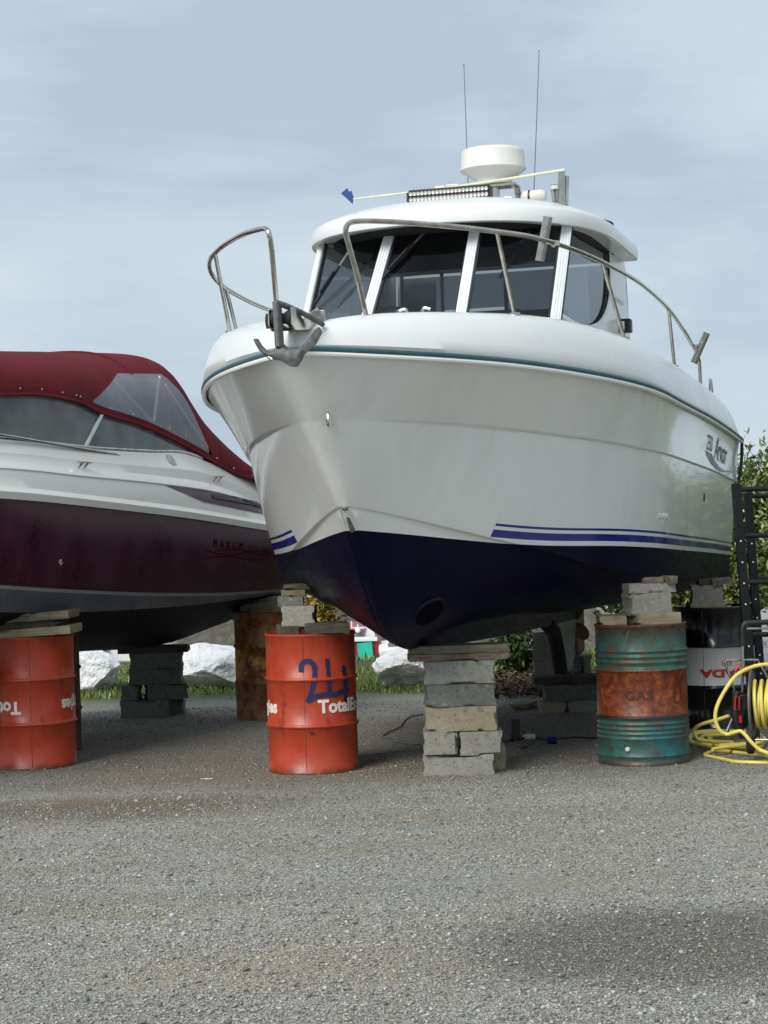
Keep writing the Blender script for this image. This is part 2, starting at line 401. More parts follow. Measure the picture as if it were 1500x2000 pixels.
def ground_mat():
    t = NT('gravel_ground'); co = t.coord('Object')
    vo = t.new('TexVoronoi'); vo.inputs['Scale'].default_value = 80; t.link(co, vo.inputs[0])
    vo2 = t.new('TexVoronoi'); vo2.inputs['Scale'].default_value = 210; t.link(co, vo2.inputs[0])
    sx = t.new('SeparateXYZ'); t.link(vo.outputs['Color'], sx.inputs[0]); sx2 = t.new('SeparateXYZ'); t.link(vo2.outputs['Color'], sx2.inputs[0])
    g = t.ramp(sx.outputs[0], [(0, (0.175, 0.180, 0.172)), (.45, (0.350, 0.364, 0.350)), (.8, (0.525, 0.542, 0.525)), (.965, (0.630, 0.630, 0.595)), (1, (0.850, 0.850, 0.850))])
    g2 = t.ramp(sx2.outputs[0], [(0, (0.158, 0.158, 0.149)), (.6, (0.385, 0.394, 0.376)), (1, (0.630, 0.630, 0.595))])
    c = t.mix(.42, g, g2); c = t.mix(1.0, c, t.ramp(t.noise(38, 4, .7), [(.32, (.62, .62, .62)), (.5, (1, 1, 1)), (.68, (1.35, 1.35, 1.33))]), 'MULTIPLY')
    big = t.noise(1.1, 6, .62, dist=.5, scale=(.7, 1.5, 1)); big2 = t.noise(3.3, 6, .62, scale=(.6, 1.8, 1)); lo = t.noise(.7, 4, .6, scale=(.6, 1.6, 1))
    c = t.mix(t.f(big, .50, .66, 0, .45), c, (0.359, 0.289, 0.193))
    c = t.mix(t.f(big2, .55, .68, 0, .5), c, (0.263, 0.206, 0.137))
    c = t.mix(t.f(lo, .40, .62, .0, .25), c, (0.175, 0.184, 0.175))
    sp = t.new('SeparateXYZ'); t.link(co, sp.inputs[0])
    wob = t.mix(.4, t.noise(1.8, 5, .65), t.noise(14, 6, .75))
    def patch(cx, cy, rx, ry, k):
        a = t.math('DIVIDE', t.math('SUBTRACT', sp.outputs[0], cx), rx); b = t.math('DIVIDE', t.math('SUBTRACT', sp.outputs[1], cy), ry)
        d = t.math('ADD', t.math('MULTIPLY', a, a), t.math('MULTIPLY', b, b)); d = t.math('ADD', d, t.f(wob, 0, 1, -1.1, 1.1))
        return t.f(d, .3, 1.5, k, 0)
    c = t.mix(patch(1.1, 7.1, .95, .70, .66), c, (0.096, 0.095, 0.088))
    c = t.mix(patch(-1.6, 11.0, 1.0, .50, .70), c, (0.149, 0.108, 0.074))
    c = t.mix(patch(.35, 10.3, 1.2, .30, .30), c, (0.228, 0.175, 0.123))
    c = t.mix(patch(.2, 13.6, 3.4, 1.9, .62), c, (.17, .145, .115))  # brown soil, with the shade under the boats painted in
    c = t.mix(patch(-.6, 12.6, 1.5, .9, .55), c, (0.210, 0.161, 0.114))  # brown soil again, darkened for the shade round the drums
    c = t.mix(patch(-.4, 6.9, .7, .35, .45), c, (0.438, 0.350, 0.245))
    c = t.mix(1.0, c, (1.12, 1.085, 1.01), 'MULTIPLY')
    far = t.f(sp.outputs[1], 17.2, 18.3); c = t.mix(far, c, (0.096, 0.114, 0.044))
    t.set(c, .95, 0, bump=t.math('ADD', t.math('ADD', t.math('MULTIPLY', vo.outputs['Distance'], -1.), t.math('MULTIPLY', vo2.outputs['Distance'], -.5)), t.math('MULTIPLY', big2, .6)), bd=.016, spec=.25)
    return t.mat
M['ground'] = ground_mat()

# ------------------------------------------------------------------ setting
gm = MB()
ys = [-40, -10, 0, 3, 5, 7, 9, 11, 13, 15, 17, 18, 19, 20, 21, 22, 22.6, 23.2, 24, 26, 30, 40, 60, 100, 300, 1500]
xs = [-1200, -200, -60, -30, -15, -8, -4, -2, 0, 2, 4, 8, 15, 30, 60, 200, 1200]
def gz(x, y):
    if y < 22.3: return 0.0
    return -2.6 * sst(y, 22.3, 27)
gm.grid([[Vector((x, y, gz(x, y))) for x in xs] for y in ys])
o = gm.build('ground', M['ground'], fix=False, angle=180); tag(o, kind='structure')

def scatter(name, mat, mats_idx, pts, base_v, base_f, scale, tilt, rnd, kind='stuff'):
    n = len(pts); bv = np.array(base_v, 'f'); bf = np.array(base_f, 'i'); nv = len(bv)
    ang = rng.uniform(0, 2 * np.pi, n); ca, sa = np.cos(ang), np.sin(ang)
    t1 = rng.normal(0, tilt, n); t2 = rng.normal(0, tilt, n)
    sc = np.array(scale, 'f') if np.ndim(scale) == 2 else np.repeat(np.array(scale, 'f')[:, None], 3, 1)
    v = bv[None] * sc[:, None, :]
    y = v[..., 1] * np.cos(t1)[:, None] - v[..., 2] * np.sin(t1)[:, None]; z = v[..., 1] * np.sin(t1)[:, None] + v[..., 2] * np.cos(t1)[:, None]; x = v[..., 0]
    x2 = x * np.cos(t2)[:, None] + z * np.sin(t2)[:, None]; z2 = -x * np.sin(t2)[:, None] + z * np.cos(t2)[:, None]
    xx = x2 * ca[:, None] - y * sa[:, None]; yy = x2 * sa[:, None] + y * ca[:, None]
    V = np.stack([xx, yy, z2], -1) + np.array(pts, 'f')[:, None, :]
    F = bf[None] + (np.arange(n) * nv)[:, None, None]
    me = bpy.data.meshes.new(name); k = bf.shape[1]; nf = n * len(bf)
    me.vertices.add(n * nv); me.vertices.foreach_set('co', V.reshape(-1).astype('f'))
    me.loops.add(nf * k); me.loops.foreach_set('vertex_index', F.reshape(-1).astype('i'))
    me.polygons.add(nf); me.polygons.foreach_set('loop_start', np.arange(nf, dtype='i') * k); 
    me.update(calc_edges=True)
    at = me.attributes.new('rnd', 'FLOAT', 'POINT'); at.data.foreach_set('value', np.repeat(np.array(rnd, 'f'), nv))
    me.materials.append(mat)
    ob = bpy.data.objects.new(name, me); C.objects.link(ob)
    if kind: ob['kind'] = kind
    return ob
M['stone'] = leafmat('gravel_stone', [(0, (.10, .10, .092)), (.3, (.25, .247, .232)), (.7, (.39, .387, .362)), (.93, (.50, .495, .46)), (.96, (.36, .28, .20)), (.985, (.48, .40, .29)), (1, (.85, .84, .80))], .9)
octv = [(1, 0, .1), (.2, 1, -.05), (-.95, .2, .1), (-.1, -1, 0), (.1, .1, .62), (0, 0, -.5)]
octf = [(0, 1, 4), (1, 2, 4), (2, 3, 4), (3, 0, 4), (1, 0, 5), (2, 1, 5), (3, 2, 5), (0, 3, 5)]
NS = 230000
Yr = 5.5 + (17.0 - 5.5) * rng.uniform(0, 1, NS) ** 1.45; Xr = rng.uniform(-1, 1, NS) * (Yr * .215 + .3)
sc = rng.lognormal(math.log(.0036), .42, NS).clip(.0018, .016)
keep = np.array([noise.noise(Vector((x * .9, y * 1.6, 3.))) + .45 * noise.noise(Vector((x * 4, y * 5, 1.))) for x, y in zip(Xr, Yr)]) > -.42 + rng.normal(0, .16, NS)
Xr, Yr, sc = Xr[keep], Yr[keep], sc[keep]
damp = ((Xr - 1.1) / .85) ** 2 + ((Yr - 7.1) / .66) ** 2 < 1.0 + rng.normal(0, .3, len(Xr))
rv = rng.uniform(0, 1, len(Xr)); rv = np.where(damp, rv * .42, rv * .9 + .02); rv = np.where(rng.uniform(0, 1, len(Xr)) < .0022, 1., rv); rv = np.where(Yr > 11.4 + .4 * np.sin(Xr * 3), rv * .62, rv); rv = np.where((rng.uniform(0, 1, len(Xr)) < .05), .975, rv)  # stones under the boats darkened too, shade put into their colour
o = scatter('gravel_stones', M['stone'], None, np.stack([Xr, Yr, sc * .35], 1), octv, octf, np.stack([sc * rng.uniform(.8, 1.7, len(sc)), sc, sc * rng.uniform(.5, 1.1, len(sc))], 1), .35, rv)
tag(o, 'loose grey crushed gravel over the yard', kind='stuff')

# grass strip with small white flowers behind the yard
NG = 42000
Yg = rng.uniform(17.7, 23.0, NG); Xg = rng.uniform(-4.2, 5.2, NG)
kg = np.array([noise.noise(Vector((x * 1.3, y * 1.3, 9.))) for x, y in zip(Xg, Yg)]) > (-.15 + (18.2 - Yg).clip(0, 1) * .9 + rng.normal(0, .1, NG))
Xg, Yg = Xg[kg], Yg[kg]
bl = [(-.10, 0, 0), (.10, 0, 0), (.06, .18, .7), (0, .42, 1.0)]
hs = rng.uniform(.03, .075, len(Xg)); rg = rng.uniform(0, .95, len(Xg)); rg = np.where(rng.uniform(0, 1, len(Xg)) < .004, 1., rg)
o = scatter('grass', M['grass'], None, np.stack([Xg, Yg, [gz(0, y) - .005 for y in Yg]], 1), bl, [(0, 1, 2), (0, 2, 3)], np.stack([hs, hs, hs], 1), .35, rg)
tag(o, 'green verge grass dotted with small white flowers', kind='stuff')
# brown leaf litter at the foot of the shrubs
NL = 9000
Yl = rng.uniform(16.9, 19.2, NL); Xl = rng.uniform(.9, 4.6, NL)
o = scatter('leaf_litter', M['litter'], None, np.stack([Xl, Yl, rng.uniform(0, .07, NL)], 1), [(-1, 0, 0), (0, -.5, .1), (1, 0, 0), (0, .5, .1)], [(0, 1, 2), (0, 2, 3)], rng.uniform(.015, .045, NL), .5, rng.uniform(0, 1, NL))
tag(o, 'dead brown leaves under the shrubs', kind='stuff')

# far rocky bank
hm = MB(); rows = []
for i in range(30):
    t = i / 29; row = []
    for j in range(80):
        x = -45 + j * 1.15
        y = 44 + t * 16 + 2.5 * noise.noise(Vector((x * .12, t * 2, 5)))
        z = -2.8 + 3.05 * min(1, t * 1.7) ** .7 + .8 * noise.noise(Vector((x * .25, t * 5, 1))) + .35 * noise.noise(Vector((x * .9, t * 12, 2)))
        row.append(Vector((x, y, z)))
    rows.append(row)
hm.grid(rows); o = hm.build('hill', M['bank'], angle=180); tag(o, kind='structure')

def rock(name, label, x0, x1, y0, y1, Y, dep, seed, pts=None):
    a = P((x0 + x1) / 2, (y0 + y1) / 2, Y); wd = (x1 - x0) / FPX * Y; ht = (y1 - y0) / FPX * Y
    bm = bmesh.new(); bmesh.ops.create_icosphere(bm, subdivisions=5, radius=1)
    rr = random.Random(seed); cuts = [(Vector((rr.gauss(0, 1), rr.gauss(0, 1), rr.gauss(0, .8))).normalized(), rr.uniform(.60, .9)) for _ in range(13)]
    for v in bm.verts:
        d = v.co.copy()
        for nn, k in cuts:
            q = d.dot(nn) - k
            if q > 0: d -= nn * q * .93
        d *= 1 + .07 * noise.noise(d * 2.5 + Vector((seed, 0, 0))) + .035 * noise.noise(d * 8 + Vector((seed, 1, 0)))
        v.co = Vector((d.x * wd * .62, d.y * dep * .6, d.z * ht * .60))
    me = bpy.data.meshes.new(name); bm.to_mesh(me); bm.free(); me.materials.append(M['rockwhite'])
    ob = bpy.data.objects.new(name, me); C.objects.link(ob); ob.location = a; ob.rotation_euler = (0, 0, 0)
    me.polygons.foreach_set('use_smooth', [True] * len(me.polygons)); me.set_sharp_from_angle(angle=R(28))
    return tag(ob, label, 'rock', 'whitewashed boulders along the verge')
rock('boulder', 'smooth whitewashed boulder just right of the leftmost orange drum', 60, 232, 1272, 1352, 19.3, .9, 3)
rock('boulder', 'creased whitewashed boulder left of the rusty yellow-brown drum', 352, 520, 1256, 1352, 19.2, 1.0, 8)
rock('boulder', 'angular whitewashed boulder beside the tall block pier under the bow', 736, 865, 1252, 1350, 18.6, .8, 21)
rock('boulder', 'whitewashed boulder behind the black steel steps', 1440, 1620, 1196, 1345, 18.4, .9, 11)

# shrubs
leafv = [(-1, 0, 0), (0, -.42, .10), (1, 0, -.05), (0, .42, .10)]; leaff = [(0, 1, 2), (0, 2, 3)]
def shrub(name, label, cat, c, rad, n, lf, mat, group, clumps=40, flower=False, seed=1):
    rr = np.random.default_rng(seed); root = thing(name, label, cat, c, 0, group)
    cl = rr.normal(0, 1, (clumps, 3)); cl /= np.linalg.norm(cl, axis=1)[:, None]; cl *= rr.uniform(.45, 1, clumps)[:, None] ** .5
    cl = cl * np.array(rad) * .85; cl[:, 2] += rad[2]
    idx = rr.integers(0, clumps, n); off = rr.normal(0, 1, (n, 3)) * np.array(rad) * .20
    off[:, 2] *= 1.2; p = cl[idx] + off; p = p[p[:, 2] > .02]; n = len(p)
    tone = rr.uniform(0, 1, clumps)[idx][:n]
    rnd = np.clip(.5 * tone + .55 * rr.uniform(0, 1, n) - .05, 0, 1); hi = rr.uniform(0, 1, n) < .06; rnd = np.where(hi, 1., rnd)
    sc = rr.uniform(.6, 1.25, n) * lf
    ob = scatter('foliage', mat, None, p, leafv, leaff, sc, .8, rnd, None); ob.parent = root
    st = MB()
    for k in range(9):
        e = Vector(cl[rr.integers(0, clumps)]); st.tube([(0 + .05 * k - .2, 0, 0), Vector((e.x * .4, e.y * .4, e.z * .5)), e], [.03, .018, .006], 6, smooth=4)
    st.build('branches', M['twig'], root)
    return root
hg = 'evergreen shrubs along the yard edge'
hx = [(1372, 19.6, .55, .90), (1432, 19.3, .42, .90), (1490, 19.0, .42, 1.0), (1600, 18.4, .6, .93), (1740, 17.2, .8, .95), (1900, 15.6, .8, .95), (2120, 13.8, .8, .95)]
lb = ['yellow-green leafy shrub seen under the stern through the gap above the black drum', 'yellow-green shrub with a tall tip right beside the white stern', 'tall leafy shrub with pale leaf tips behind the black steel steps',
      'broad leafy shrub at the right edge behind the steps', 'leafy shrub beyond the right edge of the yard, third from the steps', 'leafy shrub beyond the right edge of the yard, fourth from the steps', 'leafy shrub beyond the right edge of the yard, nearest the camera']
for i, (px, Y, rw, rh) in enumerate(hx):
    g = P(px, 1000, Y); g.z = 0
    shrub('evergreen_shrub', lb[i], 'shrub', g, (rw, rw * .9, rh), 21000 if i < 4 else 7000, .040 if i < 4 else .07, M['leaf'], hg, 90, seed=20 + i)
g = P(1010, 1000, 19.5); g.z = 0
shrub('low_shrub', 'small dark shrub left of the grey block pile under the stern', 'shrub', g, (.26, .5, .40), 2200, .04, M['leafd'], None, 16, seed=5)
g = P(1255, 1000, 20.5); g.z = 0
shrub('low_shrub', 'dark shrub seen between the green drum and the black drum', 'shrub', g, (.5, .5, .6), 3000, .045, M['leafd'], None, 20, seed=6)
g = P(625, 1000, 45.0); g.z = -1.4
shrub('gorse_bush', 'yellow flowering gorse bush on the far rocky bank', 'bush', g, (.75, .7, .62), 3500, .07, M['gorse'], None, 20, seed=9)

# ------------------------------------------------------------------ text
def text_mesh(txt, size, bold=.0, space=1.0, shear=0., cuts=.02):
    cu = bpy.data.curves.new('t', 'FONT'); cu.body = txt; cu.size = size; cu.offset = bold; cu.space_character = space; cu.shear = shear
    cu.align_x = 'LEFT'; cu.resolution_u = 6; cu.fill_mode = 'FRONT'
    ob = bpy.data.objects.new('t', cu); C.objects.link(ob); dg = bpy.context.evaluated_depsgraph_get(); dg.update()
    me = bpy.data.meshes.new_from_object(ob.evaluated_get(dg)); bpy.data.objects.remove(ob); bpy.data.curves.remove(cu)
    bm = bmesh.new(); bm.from_mesh(me); bmesh.ops.triangulate(bm, faces=bm.faces)
    for _ in range(4):
        es = [e for e in bm.edges if e.calc_length() > cuts]
        if not es: break
        bmesh.ops.subdivide_edges(bm, edges=es, cuts=1); bmesh.ops.triangulate(bm, faces=bm.faces)
    vs = [v.co.copy() for v in bm.verts]; bm.verts.index_update(); fs = [tuple(v.index for v in f.verts) for f in bm.faces]
    bm.free(); bpy.data.meshes.remove(me); return vs, fs
def wrap_text(txt, size, ang, z, r, mat, parent, bold=.004, up=1, space=1.0, name='lettering', wx=1.):
    vs, fs = text_mesh(txt, size, bold, space); mb = MB()
    mb.add([((r) * math.cos(ang + up * v.x * wx / r), r * math.sin(ang + up * v.x * wx / r), z + up * v.y) for v in vs], fs)
    return mb.build(name, mat, parent, smooth=False, fix=False)
def stroke(pts, wd, fn, name, mat, parent, k=8):
    q = catmull([Vector((a, b, 0)) for a, b in pts], k); mb = MB(); rows = []
    for i, p in enumerate(q):
        t = (q[min(i + 1, len(q) - 1)] - q[max(i - 1, 0)]).normalized(); nn = Vector((-t.y, t.x, 0))
        ww = wd * (.85 + .25 * noise.noise(Vector((i * .35, wd * 50, 2)))) * (.6 if i in (0, len(q) - 1) else 1)
        rows.append([fn(*(p + nn * ww * s)[:2]) for s in (-.5, -.17, .17, .5)])
    mb.grid(rows); return mb.build(name, mat, parent, fix=False, angle=180)

# ------------------------------------------------------------------ drums
def drum(label, x, y, kind, seam=None, group='steel oil drums propping the boats', rz=0, corr=False, tilt=0):
    d = thing('oil_drum', label, 'oil drum', (x, y, 0), rz, group)
    r = .286
    prof = [(.0, .012), (r - .012, .012), (r - .004, .0), (r + .004, .002), (r + .004, .016), (r, .02)]
    def hoop(z): return [(r, z - .016), (r + .006, z - .010), (r + .012, z - .003), (r + .012, z + .003), (r + .006, z + .010), (r, z + .016)]
    if corr:
        for z in (.06, .17, .20, .23, .26): prof += [(r, z - .014), (r + .008, z), (r, z + .014)]
    prof += hoop(.30)
    prof += [(r, .45)]
    prof += hoop(.595)
    if corr:
        for z in (.645, .68, .715): prof += [(r, z - .015), (r + .009, z), (r, z + .015)]
    prof += [(r, .862), (r + .004, .866)]
    mb = MB(); mb.lathe(prof, 96)
    for i_, v in enumerate(mb.v):
        q = Vector(v); k_n = 1 + .0055 * noise.noise(Vector((q.x * 5 + x * 9, q.y * 5, q.z * 4))); mb.v[i_] = (q.x * k_n, q.y * k_n, q.z)
    mb.build('body', M['b_' + kind], d, angle=50)
    mb = MB(); mb.lathe([(r + .004, .866), (r + .006, .872), (r + .005, .880), (r - .004, .882), (r - .010, .876), (r - .012, .862), (0, .862)], 72); mb.build('rim', M['b_' + (kind if kind in ('orange', 'black') else 'dark')], d, angle=50)
    mb = MB(); mb.cyl((.12, .1, .860), (.12, .1, .874), .03); mb.build('bung', M['steel_d'], d)
    if seam is not None:
        mb = MB(); a = seam
        mb.grid([[((r + q) * math.cos(a + da), (r + q) * math.sin(a + da), z) for da, q in ((-.006, .0006), (0, .0016), (.006, .0006))] for z in (.02, .28)])
        mb.grid([[((r + q) * math.cos(a + da), (r + q) * math.sin(a + da), z) for da, q in ((-.006, .0006), (0, .0016), (.006, .0006))] for z in (.32, .575)])
        mb.grid([[((r + q) * math.cos(a + da), (r + q) * math.sin(a + da), z) for da, q in ((-.006, .0006), (0, .0016), (.006, .0006))] for z in (.615, .86)])
        mb.build('seam', M['b_dark'], d)
    return d
RD = .2890
d1 = drum('orange drum left of the tall block pier, with navy spray-painted 24 over white lettering', -.50, 12.49, 'orange', seam=R(-97))
wrap_text('TotalEnergies', .112, R(-80), .388, RD, M['whitelet'], d1, .0045)
wrap_text('TotalEnergies', .112, R(-80 - 180) , .388, RD, M['whitelet'], d1, .0045)
def cylmap(x, z): return ((RD - .0008) * math.cos(R(-90) + x / RD), (RD - .0008) * math.sin(R(-90) + x / RD), z)
def cylmapz(x, z):
    q = RD - .0008 + .0115 * max(0, 1 - abs(z - .595) / .014)
    return (q * math.cos(R(-90) + x / RD), q * math.sin(R(-90) + x / RD), z)
M['spray'] = plain('navy_spray_paint', (.012, .016, .075), .5, 0, .3, 30)
stroke([(-.052, .645), (-.045, .695), (-.010, .715), (.030, .69), (.035, .63), (.025, .57), (.005, .50), (-.012, .465), (.04, .49), (.10, .50), (.17, .495), (.22, .51), (.29, .51)], .040, cylmapz, 'graffiti', M['spray'], d1)
stroke([(.118, .725), (.122, .66), (.125, .60), (.130, .51)], .036, cylmapz, 'graffiti', M['spray'], d1)
stroke([(.243, .675), (.250, .60), (.255, .53), (.257, .435)], .044, cylmapz, 'graffiti', M['spray'], d1)
# dark bar standing in for a dent by the lower hoop
mb = MB(); mb.box((.004, -.2995, .268), (.036, .006, .012), Matrix.Rotation(.35, 3, 'Y')); mb.build('dent_mark', M['rubber'], d1, bevel=.003)
d2 = drum('orange drum at the left edge with upside-down white lettering, under timber boards', -2.42, 13.18, 'orange', seam=R(-82))
wrap_text('TotalEnergies', .112, R(-95.5), .452, RD, M['whitelet'], d2, .0045, up=-1)
wrap_text('TotalEnergies', .112, R(-95.5 + 180), .452, RD, M['whitelet'], d2, .0045, up=-1)
d3 = drum('dark weathered drum mostly hidden behind the leftmost orange drum', -2.52, 14.05, 'dark')
d4 = drum('rusty yellow-brown drum under the stern of the maroon boat', -.97, 15.95, 'rusty', rz=R(40))
d5 = drum('green drum with a rusty orange middle band, right of the tall block pier', 1.605, 12.38, 'green', corr=True)
M['burnt'] = plain('burnt_lettering', (.075, .026, .012), .8, 0, .7, 60)
vs, fs = text_mesh('GAS', .078, .003, 1.12)
mb = MB(); rr_ = .288
mb.add([((rr_) * math.cos(R(-119) + 1.15 * v.x / rr_), rr_ * math.sin(R(-119) + 1.15 * v.x / rr_), .415 + v.y) for v in vs], fs); mb.build('lettering', M['burnt'], d5, smooth=False, fix=False)
def cm5(x, z): return ((rr_ + .0008) * math.cos(R(-90) + x / rr_), (rr_ + .0008) * math.sin(R(-90) + x / rr_), z)
stroke([(.235, .54), (.195, .49), (.175, .44), (.185, .395), (.225, .39), (.245, .43), (.245, .50), (.240, .54)], .013, cm5, 'flame_emblem', M['burnt'], d5)
mb = MB(); mb.tube([(-.11, -.305, .852), (-.13, -.300, .80), (-.155, -.292, .74)], .0022, 6, smooth=4); mb.build('wire', M['steel'], d5)
mb = MB(); mb.lathe([(0, .010), (.008, .010), (.014, .004), (.016, 0)], 16, (-.135, -.262, .108), M=Matrix.Rotation(R(63 + 27), 3, 'X') ); mb.build('plug', M['cream'], d5)
d6 = drum('glossy black drum with a white band and red lettering behind the green drum', 2.40, 14.30, 'black', seam=R(-117))
M['redlet'] = plain('red_lettering', (.42, .02, .02), .45)
wrap_text('CANADA', .075, R(-17), .432, RD + .001, M['redlet'], d6, .004, up=-1, space=1.04, wx=1.62)
wrap_text('Oil', .044, R(-76), .492, RD + .001, M['ltext'], d6, .0, up=-1, space=1.1, wx=1.25)
mb = MB(); mb.box((0, 0, 0), (.001, .001, .001))

# ------------------------------------------------------------------ blocks and timbers
def block(label, x0, x1, y0, y1, Y, dep=.215, yaw=0., mat='conc', name='concrete_block', cat='block', group='concrete blocks stacked as boat supports', groove=True, seed=None, amp=.006, lift=0):
    """a block whose front face fills px x0..x1, y0..y1 of the photo plan at world depth Y"""
    a = P((x0 + x1) / 2, (y0 + y1) / 2, Y); cy = math.cos(yaw)
    wd = max((x1 - x0) / FPX * Y / 1.0 - abs(math.sin(yaw)) * dep, .04) / cy; ht = (y1 - y0) / FPX * Y
    c = a + Vector((0, (dep * cy + wd * abs(math.sin(yaw))) / 2, lift))
    seed = seed or random.random() * 100
    bm = bmesh.new(); bmesh.ops.create_cube(bm, size=1)
    for v in bm.verts: v.co = Vector((v.co.x * wd, v.co.y * dep, v.co.z * ht))
    def spl(axis, ln, k):
        for i in range(1, k):
            co = Vector((0, 0, 0)); co[axis] = -ln / 2 + ln * i / k; no = Vector((0, 0, 0)); no[axis] = 1
            bmesh.ops.bisect_plane(bm, geom=bm.verts[:] + bm.edges[:] + bm.faces[:], plane_co=co, plane_no=no)
    spl(0, wd, max(3, int(wd / .016))); spl(1, dep, max(3, int(dep / .03))); spl(2, ht, max(2, int(ht / .014)))
    for v in bm.verts:
        p = v.co.copy(); ex = (abs(p.x) > wd / 2 - 1e-4) + (abs(p.y) > dep / 2 - 1e-4) + (abs(p.z) > ht / 2 - 1e-4)
        k = (ex - 1) * .010 + amp * .40
        q = p * 14 + Vector((seed, seed * 2, 0)); q2 = p * 5 + Vector((seed, 0, 5))
        d = abs(noise.noise(q)) * .5 + (max(0, noise.noise(q2) - .22)) * 9.0 * (ex > 1) + (max(0, noise.noise(q * 2) - .35)) * 4.0 * (ex > 1)
        inw = Vector((-np.sign(p.x) * (abs(p.x) > wd / 2 - 1e-4), -np.sign(p.y) * (abs(p.y) > dep / 2 - 1e-4), -np.sign(p.z) * (abs(p.z) > ht / 2 - 1e-4) * .35))
        v.co += inw * d * k * (1 if name != 'timber' else .6)
        if groove and abs(p.x) > wd / 2 - 1e-4 and abs(p.z) < ht * .22 and dep > .12: v.co.x -= np.sign(p.x) * .007
    me = bpy.data.meshes.new(name); bm.to_mesh(me); bm.free(); me.materials.append(M[mat])
    ob = bpy.data.objects.new(name, me); C.objects.link(ob); ob.location = c; ob.rotation_euler = (0, 0, yaw)
    me.polygons.foreach_set('use_smooth', [True] * len(me.polygons)); me.set_sharp_from_angle(angle=R(22))
    return tag(ob, label, cat, group)
def timber(label, x0, x1, y0, y1, Y, dep=.2, yaw=0., mat='wood', grp='timber packing under the boats', tilt=0, roll=True, cat='timber', dz=0):
    ob = block(label, x0, x1, y0, y1, Y, dep, yaw, mat, 'timber', cat, grp, False, lift=dz)
    ob.rotation_euler = (0, tilt, yaw); return ob
# pier under the bow (front)
Y0 = 11.95
block('bottom block of the tall pier under the bow', 826, 972, 1475, 1519, Y0, .30, R(-4))
block('tan block end showing at the foot of the tall pier, behind its bottom block', 960, 988, 1455, 1512, Y0 + .26, .12, 0, 'conc_y')
block('left stub of the split fourth layer of the tall pier, mossy and chipped', 828, 894, 1430, 1474, Y0, .30, 0, 'conc')
block('right stub of the split fourth layer of the tall pier, with a pale chipped face', 898, 982, 1429, 1475, Y0 + .01, .30, 0, 'conc')
block('tan-stained third block of the tall pier', 828, 978, 1381, 1428.5, Y0 + .01, .30, R(-5), 'conc_y')
block('dark greenish second block of the tall pier', 828, 970, 1337, 1380, Y0 + .02, .30, R(3), 'conc_d')
block('top grey block of the tall pier under the bow', 827, 971, 1291, 1336, Y0 + .02, .30, R(-3))
M['redmark'] = wood('red_marked_wood', (.16, .13, .10), (.26, .22, .17), (2, 30, 30))
timber('lower grey plank with faded red paint on the tall block pier', 796, 999, 1277, 1290.5, Y0, .28, R(2), 'wood')
timber('upper bare plank right under the forefoot on the tall block pier', 797, 996, 1261, 1276, Y0 + .02, .26, R(1), 'wood')
# red paint marks belong to the plank: thin patches
pl = [o_ for o_ in C.objects if o_.get('label', '').startswith('lower grey plank')][0]
M['redpm'] = plain('faded_red_paint', (.20, .07, .055), .85, 0, .5, 60)
for a_, b_ in ((-.22, .05), (-.05, .06), (.04, .03), (.15, .05)):
    mb = MB(); mb.box((a_, -.1405, .002), (b_ * 1.6, .002, .012), Matrix.Rotation(random.uniform(-.3, .3), 3, 'Y')); mb.build('red_paint_mark', M['redpm'], pl)

# orange drum 24 stack
Yd = 12.40
timber('short grey timber end on the left of the drum with the 24', 533, 588, 1224, 1243, Yd - .12, .32, R(5), 'wood_d')
timber('long dark timber on the right of the drum with the 24', 592, 683, 1218, 1241, Yd - .20, .30, R(2), 'wood_d')
block('single grey block above the drum with the 24', 549, 618, 1184, 1224, Yd - .05, .22, R(-3))
block('dark chipped slab between grey block and wedges above the 24 drum', 542, 592, 1166, 1185, Yd, .22, 0, 'conc_d', groove=False)
timber('flat wooden pad against the starboard chine above the 24 drum', 549, 596, 1153, 1166, Yd + .02, .2, 0, 'wood')
timber('thin top wedge touching the hull above the 24 drum', 552, 606, 1141, 1153, Yd + .05, .2, 0, 'wood_d', tilt=R(-3))
# green drum stack
Yg_ = 12.25
timber('pale timber lying across the left of the green drum', 1172, 1228, 1204, 1221, Yg_, .34, R(-2), 'wood_l')
timber('pale timber angled across the right of the green drum', 1229, 1334, 1198, 1220, Yg_ - .02, .26, R(14), 'wood_l')
block('large weathered block on the green drum', 1221, 1316, 1158, 1203, Yg_ + .02, .22, R(10))
block('thin slab on top of the weathered block above the green drum', 1222, 1322, 1140, 1158, Yg_ + .04, .2, R(6), 'conc', groove=False)
timber('wedge under the port chine above the green drum, left', 1254, 1302, 1128, 1141, Yg_ + .06, .14, R(-8), 'wood')
timber('small wedge under the port chine above the green drum, right', 1296, 1325, 1125, 1140, Yg_ + .02, .12, R(20), 'wood')
# black drum stack
Yb = 14.2
timber('brown timber on the black drum under its grey block', 1349, 1418, 1178, 1192, Yb, .24, 0, 'wood_l')
block('smooth grey block on the black drum', 1352, 1418, 1143, 1178, Yb + .02, .22, R(-4))
timber('dark tapered wedge on the block above the black drum', 1366, 1408, 1131, 1143, Yb + .03, .16, 0, 'wood_d', tilt=R(-6))
timber('pale splintered wedge sticking out towards the steps above the black drum', 1392, 1434, 1129, 1142, Yb - .02, .10, R(-10), 'wood', tilt=R(-7))
